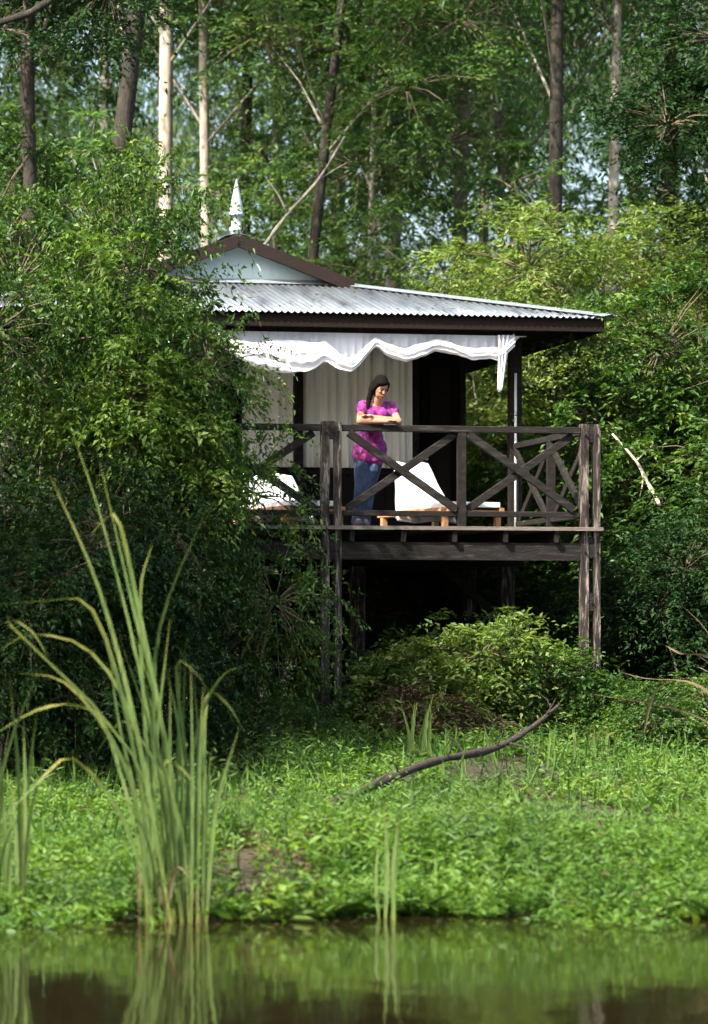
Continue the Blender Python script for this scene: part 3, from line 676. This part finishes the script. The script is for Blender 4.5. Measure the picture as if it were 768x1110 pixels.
for k in range(2):
    g = np.random.default_rng(60 + k)
    crown_kind('gold%d' % k, 'leaf_gold', blobset(g, 10, 1.0, 1.2, 6.2, 1.05), 480, 85, .40, .10, .36, 65 + k, flat=.28)
    crown_kind('mound%d' % k, ('leaf_gold', 'leaf_bush')[k], [((g.normal(0, .38), g.normal(0, .3), g.uniform(.15, .75)), (.45, .4, .3)) for _ in range(7)], 330, 52, .14, .06, .42, 70 + k, flat=.5, tr=.005, br=.015)  # first mound takes the lighter leaf as a painted sunlit patch
    crown_kind('far%d' % k, 'leaf_far', blobset(g, 16, 1.5, 4.5, 17, 1.6), 470, 60, .5, .15, .42, 80 + k, root=(0, 0, 3), tr=.02, br=.07, flat=.4)
    crown_kind('willow%d' % k, 'leaf_willow', blobset(g, 15, 1.6, 3.5, 16, 1.6), 440, 46, .55, .17, .24, 90 + k, root=(0, 0, 3), tr=.02, br=.07, style='willow')
g = np.random.default_rng(97)
for k in range(2):
    crown_kind('high%d' % k, 'leaf_far', blobset(g, 11, 1.5, 12.5, 18, 1.6) + blobset(g, 6, 1.3, 5, 12, .7), 230, 55, .5, .15, .42, 94 + k, root=(0, 0, 4), tr=.018, br=.05, flat=.4)
g = np.random.default_rng(95)
crown_kind('sapling', 'leaf_sunlit', [((g.normal(0, .3), g.normal(0, .25), g.uniform(2.4, 4.6)), (.5, .4, .4)) for _ in range(9)], 110, 70, .26, .10, .40, 96, tr=.006, br=.02)  # added light-leaved sprays, standing for sunlit parts of the left bushes
g = np.random.default_rng(99)
crown_kind('dry', 'leaf_dry', [((g.normal(0, .3), g.normal(0, .2), g.uniform(.15, .6)), (.4, .3, .3)) for _ in range(6)], 200, 36, .16, .06, .35, 98, tr=.008, br=.015, flat=.8)

def trunk_mesh(h, r0, r1, lean=(0, 0), wob=.05, seed=0, n=9, segs=12):
    g = random.Random(seed); mb = MB(); pts = []; rr = []
    a, b_ = g.uniform(0, 6), g.uniform(0, 6)
    for i in range(segs + 1):
        t = i / segs; z = -.3 + t * (h + .3)
        pts.append((lean[0] * t + wob * math.sin(a + t * 7), lean[1] * t + wob * math.sin(b_ + t * 6), z))
        rr.append((r0 + (r1 - r0) * t) * (1 + .35 * math.exp(-t * 18)) * (1 + .05 * g.uniform(-1, 1)))
    mb.tube(pts, rr, n); return mb
def plant(name, key, X, Y, s, rz, label, cat, group=None, trunk=None, bark='bark_grey', sz=None, z=None, tilt=(0, 0), crown='crown', lift=0):
    zb = float(gz(X, Y)) if z is None else z
    o = empty(name, (X, Y, zb - .03), 0); tag(o, label, cat, group)
    if trunk: trunk.build('trunk', M[bark], o, True)
    me, tw, li = CR[key]
    for nm, dta in ((crown, me), ('twigs', tw), ('limbs', li)):
        c = link(nm, dta, o); 
        if nm != crown: c['kind'] = 'stuff'
        c.rotation_mode = 'ZYX'; c.rotation_euler = (tilt[0], tilt[1], rz); c.scale = (s, s, sz or s); c.location.z = lift
    return o

# tall trees of the wood behind: (px, depth, height, radius, lean, bark, crown, scale, label)
T = [
 (44, 50, 15, .16, (2.0, 0), 'bark_dark', 'high0', .9, 'dark brown trunk leaning right at the upper left'),
 (178, 58, 17, .15, (.1, 0), 'bark_pale', 'high1', .95, 'pale sunlit trunk above the left bushes'),
 (222, 59, 17, .10, (0, 0), 'bark_pale', 'high0', .9, 'slim pale trunk just right of the pale sunlit trunk'),
 (258, 62, 18, .13, (.3, 0), 'bark_dark', 'high0', .95, 'dark trunk above the white roof finial'),
 (288, 56, 15, .10, (1.6, 0), 'bark_dark', 'high1', .8, 'thin dark trunk leaning right behind the roof peak'),
 (365, 64, 18, .15, (0, 0), 'bark_grey', 'high0', 1.0, 'grey trunk behind the end of the bargeboard'),
 (420, 68, 18, .17, (.2, 0), 'bark_grey', 'willow1', 1.05, 'thick grey trunk over the middle of the roof'),
 (498, 60, 17, .15, (.1, 0), 'bark_grey', 'high1', 1.0, 'brownish trunk over the right half of the roof'),
 (521, 72, 18, .13, (.2, 0), 'bark_grey', 'far1', 1.0, 'slim grey trunk close right of the brownish trunk'),
 (605, 54, 17, .125, (-.05, 0), 'bark_dark', 'high0', .9, 'straight dark brown trunk above the golden shrubs'),
 (656, 57, 17, .10, (.25, 0), 'bark_pale', 'high1', .95, 'slim white trunk at the upper right'),
 (728, 62, 18, .15, (0, 0), 'bark_dark', 'far0', 1.0, 'tree behind the dark glossy foliage at the upper right'),
 (112, 76, 18, .14, (0, 0), 'bark_grey', 'willow1', 1.0, 'grey tree far behind the leaning dark trunk'),
 (398, 57, 15, .07, (.2, 0), 'bark_grey', 'far1', .75, 'leafy light green tree over the roof ridge'),
 (545, 59, 15, .07, (0, 0), 'bark_grey', 'willow0', .75, 'feathery light green tree left of the straight dark trunk'),
 (300, 60, 15, .07, (0, 0), 'bark_grey', 'far0', .72, 'leafy light green tree above the roof peak'),
 (20, 64, 17, .15, (.2, 0), 'bark_dark', 'far1', 1.0, 'tree at the far left edge of the wood'),
]
for i, (px, Y, h, r, ln, bk, ck, s, lab) in enumerate(T):
    X = atx(px, Y)
    plant('forest_tree', ck, X, Y, s, i * 2.1, lab, 'tree', 'tall trees behind the cabin', trunk_mesh(h, r, r * .6, ln, .03, i), bk, tilt=(0, math.atan2(ln[0], h)))
for i, (px, Y, lab) in enumerate(((-170, 60, 'distant tree beyond the left edge of the view'), (-60, 76, 'distant tree behind the left edge bushes'), (70, 84, 'distant tree seen behind the leaning dark trunk'), (300, 82, 'distant tree seen straight above the roof peak'),
        (400, 86, 'distant tree seen above the middle of the roof'), (560, 84, 'distant tree seen left of the straight dark brown trunk'), (690, 80, 'distant tree seen right of the slim white trunk'),
        (800, 86, 'distant tree behind the right edge shrubs'), (880, 66, 'distant tree beyond the right edge of the view'), (1000, 62, 'distant tree far beyond the right edge of the view'), (-280, 70, 'distant tree far beyond the left edge of the view'))):
    plant('forest_tree', ('willow0', 'far0', 'willow1', 'far1')[i % 4], atx(px, Y), Y, 1.1 + .1 * (i % 3), i * 1.7, lab, 'tree', 'distant trees deep in the wood', trunk_mesh(19, .17, .1, (0, 0), .03, 50 + i), 'bark_grey', sz=1.15)

# golden-green shrubs behind and right of the cabin, dark ones at the right edge
for i, (px, Y, s, key, lab) in enumerate((
 (560, 51, .95, 'gold0', 'sunlit golden green shrub right behind the roof corner'),
 (650, 50, 1.0, 'gold1', 'feathery sunlit shrub below the slim white trunk'),
 (735, 49, .98, 'gold0', 'tall yellow green shrub at the right edge'),
 (480, 53, .85, 'gold1', 'pale green shrub over the middle of the roof slope'),
 (830, 50, 1.0, 'gold1', 'yellow green shrub beyond the right edge'),
 (400, 55, .7, 'gold0', 'low shrub just above the roof beside the bargeboard'))):
    plant('sunlit_shrub', key, atx(px, Y), Y, s, i * 1.9 + .4, lab, 'shrub', 'sunlit shrubs behind the cabin')
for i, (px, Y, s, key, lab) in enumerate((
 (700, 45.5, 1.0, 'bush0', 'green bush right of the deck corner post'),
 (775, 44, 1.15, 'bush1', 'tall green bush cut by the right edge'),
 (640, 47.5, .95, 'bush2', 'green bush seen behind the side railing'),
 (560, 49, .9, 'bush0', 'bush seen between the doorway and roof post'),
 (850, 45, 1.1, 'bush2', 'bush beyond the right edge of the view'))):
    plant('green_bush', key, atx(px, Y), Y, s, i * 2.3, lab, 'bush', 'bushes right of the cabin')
for i, (px, Y, s, lab) in enumerate((
 (690, 42.6, .62, 'dark low bush right of the deck corner post'), (755, 41.5, .7, 'dark bush behind the dry reeds at the right'),
 (590, 46, .6, 'dark bush under the right end of the deck'), (480, 47, .65, 'dark bush under the middle of the deck'), (400, 46.5, .6, 'dark bush under the deck beside the left post'),
 (660, 50, .8, 'dark bush at the back right under the deck'), (330, 45, .6, 'dark bush under the left deck'), (820, 42, .8, 'dark bush past the right edge'), (540, 53, .8, 'dark bush behind the cabin stilts'), (430, 54, .8, 'dark bush far behind the cabin stilts'))):
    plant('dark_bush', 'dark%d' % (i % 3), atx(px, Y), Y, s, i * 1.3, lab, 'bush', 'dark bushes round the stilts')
# big leafy bushes left of the cabin, in front of its left half
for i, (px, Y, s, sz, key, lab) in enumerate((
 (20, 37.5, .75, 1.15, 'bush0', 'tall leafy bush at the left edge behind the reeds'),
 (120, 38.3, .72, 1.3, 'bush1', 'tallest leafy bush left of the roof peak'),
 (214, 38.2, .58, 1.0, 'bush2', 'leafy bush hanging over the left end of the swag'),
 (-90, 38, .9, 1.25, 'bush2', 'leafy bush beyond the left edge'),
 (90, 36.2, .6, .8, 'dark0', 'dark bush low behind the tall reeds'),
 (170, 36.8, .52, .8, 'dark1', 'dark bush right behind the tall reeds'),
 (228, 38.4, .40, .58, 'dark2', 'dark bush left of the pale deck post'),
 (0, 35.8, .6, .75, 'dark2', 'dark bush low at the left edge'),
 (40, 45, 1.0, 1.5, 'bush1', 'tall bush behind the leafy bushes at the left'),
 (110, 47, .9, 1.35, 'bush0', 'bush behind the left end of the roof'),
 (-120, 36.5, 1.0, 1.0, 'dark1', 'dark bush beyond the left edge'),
 (208, 37.4, .72, .95, 'sapling', 'added sapling with sunlight in its leaf colour, beside the left railing'),
 (140, 37.0, .9, 1.15, 'sapling', 'added sapling with sunlight in its leaf colour, in front of the tallest bush'))):
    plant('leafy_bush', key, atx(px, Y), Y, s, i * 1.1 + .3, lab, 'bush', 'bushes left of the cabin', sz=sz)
# glossy dark tree hanging in at the upper right, and the limb at the upper left
plant('glossy_tree', 'dark0', atx(792, 47), 47, .95, 1.0, 'dark glossy tree hanging in at the upper right corner', 'tree', None, trunk_mesh(8, .14, .08, (.5, 0), .05, 77), 'bark_dark', z=6.9)
for i, (X, Y, lab) in enumerate(((-6.1, 32.2, 'unseen tree added on the left bank to shade the lower left'), (-9.2, 34.5, 'second unseen tree added on the left bank for shade'))):
    plant('shade_tree', 'bush%d' % i, X, Y, 1.0, i * 2.0, lab, 'tree', None, trunk_mesh(6, .14, .08, (0, 0), .04, 90 + i), 'bark_grey', sz=1.25, lift=4.3)  # out of view, added to cast shade on the lower left bushes
plant('overhanging_tree', 'dark1', atx(35, 45), 45, .85, 2.0, 'dark tree overhanging the upper left corner', 'tree', None, trunk_mesh(9.5, .13, .07, (0, 0), .05, 78), 'bark_dark', lift=8.2)
# mounds of creeper under the deck
for i, (px, Y, s, key, lab) in enumerate((
 (545, 40.6, 1.55, 'mound0', 'creeper mound with sunlight in its leaf colour, under the right half of the deck'),
 (600, 41.0, 1.4, 'mound1', 'green mound at the foot of the right deck post'),
 (415, 40.6, 1.1, 'mound1', 'small green mound right of the left deck post'),
 (470, 39.9, 1.05, 'dry', 'brown dead vine heap under the middle of the deck'),
 (505, 41.0, 1.45, 'mound1', 'darker creeper mound behind the brown vine heap'),
 (672, 40.4, .9, 'mound1', 'low green mound right of the right deck post'),
 (740, 39.4, 1.0, 'mound1', 'low green mound under the dry reed at the right'),
 (296, 38.8, .6, 'mound1', 'low green mound left of the left deck post'),
 (265, 37.6, .7, 'mound1', 'low mound between reeds and left deck post'),
 (700, 38.6, .45, 'dry', 'russet dead plant on the bank at the right'))):
    plant('creeper_mound', key, atx(px, Y), Y, s, i * 1.7, lab, 'plant', 'mounds under the deck')

# ------------------------------------------------------------------ bank cover, reeds, fallen wood
g = np.random.default_rng(5)
def nz2(X, Y, f, sd):
    r = np.random.default_rng(sd); v = np.zeros_like(X)
    for _ in range(5):
        a = r.uniform(0, 6.28); q = f * r.uniform(.6, 1.7); v += np.sin((X * math.cos(a) + Y * math.sin(a)) * q + r.uniform(0, 6.28))
    return v / 2.2
def herbs(name, label, N, h0, h1, per, L0, L1, W0, W1, mat, sd, f, thr, up=(-.1, 1.1), tmax=12.5, front=.5, tmin=-.30):
    X = g.uniform(-7, 7, N); t = np.where(g.random(N) < front, g.uniform(tmin, 2.6, N), g.uniform(2.2, tmax, N)); Y = shore(X) + t
    p_ = nz2(X, Y, f, sd); keep = p_ + g.normal(0, .25, N) > thr; X, Y, t, p_ = X[keep], Y[keep], t[keep], p_[keep]; N = len(X); Z = gz(X, Y)
    hump = np.clip(nz2(X, Y, 3.1, 11), -1, 1)
    H = g.uniform(h0, h1, N) * (1 + .55 * hump) * np.where(t < 3, 1.0, .72) * np.where(X < atx(140, 28), .7, 1)
    ci = np.repeat(np.arange(N), per); k = np.tile(np.arange(per), N) / (per - 1); lean = g.normal(0, .10, (N, 2)); lean[:, 1] -= .18 * (t < .5)
    p = np.stack([X[ci] + lean[ci, 0] * k, Y[ci] + lean[ci, 1] * k, np.maximum(Z[ci], -.02) + H[ci] * (.06 + .94 * k)], 1)
    ang = np.repeat(g.uniform(0, 6.28, N), per) + np.tile(np.arange(per) * 2.4, N)
    d = np.stack([np.cos(ang), np.sin(ang), g.uniform(*up, len(ang))], 1)
    L = g.uniform(L0, L1, len(ang)) * (1.2 - .5 * k); nr = unit(g.normal(size=(len(ang), 3)) * .4 + np.array([0, -.15, 1]))
    v, f_ = leaf_geo(p, d, nr, L, L * g.uniform(W0, W1, len(L)), True)
    o = link(name, mesh_np(name, v, f_, M[mat])); tag(o, label, 'ground cover', kind='stuff')
def bank_cover():
    herbs('bank_herbs', 'bright green leafy herbs covering the pond bank', 20000, .10, .36, 9, .045, .105, .28, .46, 'leaf_bank', 1, 1.3, -.55)
    herbs('tall_weeds', 'taller narrow leaved weeds in clumps on the bank', 4500, .25, .55, 13, .06, .13, .14, .22, 'leaf_weed', 2, 1.7, .25, (.1, 1.0))
    herbs('dock_leaves', 'broad dark green leaves in patches on the bank', 2600, .10, .28, 6, .09, .18, .34, .48, 'leaf_bank', 3, 1.5, .3, (.2, 1.0), front=.65)
    herbs('dead_stems', 'brown dead stems and leaves among the bank herbs', 2600, .08, .30, 6, .05, .12, .12, .3, 'leaf_dry', 4, 1.9, .2, (-.3, .6), front=.6)
    herbs('water_weeds', 'low weeds standing in the shallow water in front of the bank', 5200, .06, .22, 7, .04, .10, .2, .4, 'leaf_bank', 6, 1.6, .35, front=1.0, tmin=-1.1)
    # long blades drooping into the water along the margin
    N = 2600; X = g.uniform(-7, 7, N); t = g.uniform(-.28, .35, N); k_ = nz2(X, X * 0, 2.2, 8) + g.normal(0, .3, N) > .05; X, t = X[k_], t[k_]; N = len(X); Y = shore(X) + t
    a = g.uniform(-2.6, -.5, N); d = np.stack([np.cos(a) * .8, np.sin(a) * .7, g.uniform(.3, 1.1, N)], 1); L = g.uniform(.14, .40, N)
    v, f = leaf_geo(np.stack([X, Y, np.maximum(gz(X, Y), -.01)], 1), d, unit(np.array([0, .4, 1]) + g.normal(size=(N, 3)) * .2), L, g.uniform(.008, .02, N), True, .2, .55)
    o = link('margin_grass', mesh_np('margin_grass', v, f, M['grass_bank'])); tag(o, 'ragged grass drooping into the water along the bank', 'grass', kind='stuff')
    # leaf litter floating on the pond
    N = 420; X = g.uniform(-5, 5, N); Y = shore(X) - np.abs(g.normal(0, 1.3, N)) - .1; a = g.uniform(0, 6.28, N)
    L = g.uniform(.02, .07, N); v, f = leaf_geo(np.stack([X, Y, np.full(N, .006)], 1), np.stack([np.cos(a), np.sin(a), np.zeros(N)], 1), np.tile([[0, 0, 1.]], (N, 1)), L, L * .5, True, .05, .0)
    o = link('floating_leaves', mesh_np('floating_leaves', v, f, M['leaf_dry'])); tag(o, 'tiny fallen leaves floating on the pond', 'leaves', kind='stuff')
    N = 4500; X = g.uniform(-7, 7, N); t = g.uniform(.1, 12, N) ** 1.0; Y = shore(X) + t; Z = gz(X, Y)
    a = g.uniform(0, 6.28, N); d = np.stack([np.cos(a) * .35, np.sin(a) * .35, np.ones(N)], 1)
    L = g.uniform(.15, .42, N); v, f = leaf_geo(np.stack([X, Y, Z - .02], 1), d, unit(g.normal(size=(N, 3)) * np.array([1, 1, .1])), L, g.uniform(.008, .014, N), True, .2, .25)
    o = link('bank_grass', mesh_np('bank_grass', v, f, M['grass_bank'])); tag(o, 'thin grass blades among the bank herbs', 'grass', kind='stuff')
    # forest floor litter and seedlings beyond the bank
    N = 14000; X = g.uniform(-9, 9, N); Y = g.uniform(37.5, 47, N); Z = gz(X, Y) + g.uniform(0, .22, N)
    a = g.uniform(0, 6.28, N); d = np.stack([np.cos(a), np.sin(a), g.uniform(-.2, .5, N)], 1); L = g.uniform(.05, .11, N)
    v, f = leaf_geo(np.stack([X, Y, Z], 1), d, unit(g.normal(size=(N, 3)) * .4 + np.array([0, 0, 1])), L, L * .42)
    o = link('forest_undergrowth', mesh_np('forest_undergrowth', v, f, M['leaf_dark'])); tag(o, 'low dark undergrowth on the forest floor', 'ground cover', kind='stuff')
bank_cover()
lo = LITTER.build('roof_leaf_litter', M['leaf_dry']); lo.location = (OX, OY, 0); lo.rotation_euler = (0, 0, TH); tag(lo, 'small fallen leaves lying on the corrugated roof', 'leaves', kind='stuff')

def spline(P, n):
    P = [Vector(p) for p in P]; Q = [P[0] * 2 - P[1]] + P + [P[-1] * 2 - P[-2]]; out = []
    for i in range(n + 1):
        s = i / n * (len(P) - 1); k = min(int(s), len(P) - 2); t = s - k; a, b_, c, d = Q[k:k + 4]
        out.append(.5 * ((2 * b_) + (c - a) * t + (2 * a - 5 * b_ + 4 * c - d) * t * t + (3 * b_ - a - 3 * c + d) * t ** 3))
    return out
def blade(par, pts, w, mat, tw=0.0, n=12, name='blade'):
    """a long blade with a shallow V section along pts (relative to par)"""
    P = spline(pts, n); v = []; f = []
    for i, p in enumerate(P):
        t = i / n; d = (P[min(i + 1, n)] - P[max(i - 1, 0)]).normalized()
        a = tw + .5 * t; r = Vector((math.cos(a), math.sin(a), 0)); r = (r - d * r.dot(d)).normalized(); u = r.cross(d).normalized()
        ww = w * (.55 + .45 * min(1, t * 4)) * (1 - max(0, (t - .35) / .65) ** 1.5) + .0015
        v += [p - r * ww / 2 + u * ww * .18, p, p + r * ww / 2 + u * ww * .18]
    for i in range(n):
        k = 3 * i; f += [(k, k + 1, k + 4, k + 3), (k + 1, k + 2, k + 5, k + 4)]
    mb = MB(); mb.add(v, f); return mb.build(name, mat, par, True)
def reed_clump(name, base, Y, blades, label, cat='reeds', group=None, w=.028, mat='reed'):
    b0 = Vector((atx(base, Y), Y, 0)); b0.z = min(0, float(gz(b0.x, Y))) if Y < 28 else float(gz(b0.x, Y))
    o = empty(name, b0); tag(o, label, cat, group)
    for k, bl in enumerate(blades):
        dy = random.uniform(-.22, .22); pts = [at(px, py, Y + dy * (1 if j == 0 else 1 + .35 * j)) - b0 for j, (px, py) in enumerate(bl)]
        pts[0].z -= .12
        blade(o, pts, w * random.uniform(.75, 1.25), M[mat if not (k >= 45 and mat == 'reed') else 'reed_dry'], random.uniform(-.7, .7))
    return o
main = [
 [(186, 985), (150, 800), (108, 640), (54, 515)], [(190, 985), (160, 770), (115, 580), (74, 455)],
 [(204, 985), (178, 800), (150, 660), (129, 565), (112, 565), (97, 583)], [(196, 985), (178, 800), (145, 660), (108, 500)],
 [(166, 985), (166, 820), (173, 680), (227, 545)], [(200, 985), (203, 850), (222, 765), (244, 730), (263, 723)],
 [(180, 985), (150, 800), (100, 708), (36, 688), (-5, 708)], [(176, 985), (140, 790), (100, 662), (50, 652), (-10, 657)],
 [(172, 985), (120, 800), (85, 765), (40, 770), (-12, 800)], [(168, 985), (135, 890), (80, 822), (40, 850), (-8, 900)],
 [(160, 985), (150, 880), (120, 800), (70, 740), (20, 730)], [(190, 985), (192, 840), (196, 700)], [(208, 985), (209, 850), (207, 720)],
 [(214, 985), (216, 860), (220, 745)], [(182, 985), (170, 800), (140, 690)], [(176, 985), (160, 820), (152, 650), (165, 590)], [(198, 985), (196, 820), (180, 720)],
 [(170, 985), (148, 870), (128, 780), (118, 700)], [(206, 985), (212, 880), (214, 790), (208, 720)]]
for k in range(26):
    b_ = random.uniform(148, 224); h = random.uniform(90, 320); lx = random.gauss(-.12, .22) * h
    bl_ = [(b_, 988), (b_ + lx * .3, 988 - h * .55), (b_ + lx, 988 - h)]
    if k % 4 == 0: sg = random.choice((-1, 1)); bl_ += [(b_ + lx + sg * 22, 988 - h + 6), (b_ + lx + sg * 40, 988 - h + 34)]
    main.append(bl_)
for k in range(7):
    b_ = random.uniform(150, 222); h = random.uniform(14, 75); lx = random.gauss(0, .8) * h
    main.append([(b_, 988), (b_ + lx * .4, 988 - h * .8), (b_ + lx, 988 - h * random.uniform(.3, 1))])
reed_clump('reed_clump', 187, 26.35, main, 'tall green reed clump standing in the water at the left')
edge = []
for k in range(16):
    b_ = random.uniform(-25, 30); h = random.uniform(110, 260); lx = random.gauss(0, .12) * h; edge.append([(b_, 985), (b_ + lx * .3, 985 - h * .55), (b_ + lx, 985 - h)])
reed_clump('reed_clump', 5, 26.4, edge, 'short reed clump at the left edge of the water', w=.03)
reed_clump('reed_clump', 424, 26.4, [[(418, 985), (420, 930), (416, 872)], [(424, 985), (430, 930), (436, 868)], [(428, 985), (427, 940), (432, 890)], [(412, 985), (408, 955), (410, 915)]], 'few thin green blades at the water edge below the deck', w=.03)
tuft = []
for k in range(9): b_ = random.uniform(438, 478); tuft.append([(b_, 835), (b_ + random.uniform(-4, 4), 800), (b_ + random.uniform(-14, 14), random.uniform(748, 790))])
reed_clump('grass_tuft', 458, 37.2, tuft, 'bright grass tuft beyond the fallen branch', 'grass tuft', w=.045)
tuft = []
for k in range(6): b_ = random.uniform(620, 668); tuft.append([(b_, 825), (b_ + random.uniform(-4, 4), 800), (b_ + random.uniform(-10, 10), random.uniform(770, 800))])
reed_clump('grass_tuft', 642, 37.0, tuft, 'thin grass tuft right of the fallen branch', 'grass tuft', w=.03)
tuft = []
for k in range(7): b_ = random.uniform(505, 560); tuft.append([(b_, 825), (b_ + random.uniform(-4, 4), 805), (b_ + random.uniform(-8, 8), random.uniform(780, 805))])
reed_clump('grass_tuft', 532, 37.4, tuft, 'thin grass tuft just above the fallen branch', 'grass tuft', w=.025)
reed_clump('dry_reeds', 790, 36.5, [[(698, 782), (708, 755), (728, 738), (762, 734)], [(810, 760), (770, 690), (735, 652)], [(815, 790), (760, 745), (700, 736), (672, 728)], [(830, 800), (780, 720), (738, 708), (722, 700)],
    [(800, 790), (740, 770), (640, 752)], [(820, 800), (790, 740), (760, 700)], [(826, 800), (800, 700), (790, 620)]], 'straw coloured bent reed blades at the right edge', w=.032, mat='reed_dry')

def log(name, pts, r0, r1, mat, label, cat='branch', twigs=()):
    p0 = Vector(pts[0]); o = empty(name, p0); tag(o, label, cat)
    P = [q - p0 for q in spline(pts, 18)]; rr = [lerp(r0, r1, i / 18) * random.uniform(.72, 1.25) for i in range(19)]
    MB().tube(P, rr, 9).build('stem', M[mat], o, True)
    for (i, off, r) in twigs:
        a = P[i]; q = spline([a, a + Vector(off) * .5 + Vector((.02, 0, .02)), a + Vector(off)], 6); MB().tube(q, [lerp(r, r * .3, k / 6) for k in range(7)], 6).build('twig', M[mat], o, True)
log('fallen_branch', [at(362, 872, 33.5), at(410, 850, 34.2), at(470, 826, 35.2), at(535, 812, 36.2), at(575, 790, 36.6), at(607, 764, 36.8)], .055, .022, 'deadwood', 'dark fallen branch lying across the green bank',
    twigs=((11, (.1, -.1, .28), .012), (14, (-.25, .05, .1), .012), (16, (.12, 0, .2), .01), (5, (-.1, -.2, .15), .012), (12, (.3, -.1, -.12), .014), (8, (.05, -.15, .22), .009), (9, (-.18, .1, .2), .008), (3, (.2, -.1, .16), .01), (17, (-.12, .1, .18), .007)))
log('leaning_branch', [at(285, 268, 51), at(312, 232, 51), at(345, 195, 51), at(374, 148, 51)], .03, .018, 'bark_grey', 'bare pale branch leaning right above the roof ridge', twigs=((6, (-.3, 0, .5), .02), (12, (.4, .1, .25), .018)))
log('dead_branch', [at(664, 470, 43.2), at(690, 500, 43.2), at(702, 522, 43.2), at(716, 548, 43.2)], .012, .026, 'palewood', 'pale forked dead branch right of the deck corner', twigs=((9, (-.03, 0, -.3), .014), (6, (.2, 0, .2), .012)))
log('overhead_limb', [at(-60, 45, 36), at(0, 24, 36), at(35, 12, 36), at(75, -15, 36)], .05, .03, 'bark_dark', 'dark limb crossing the upper left corner')
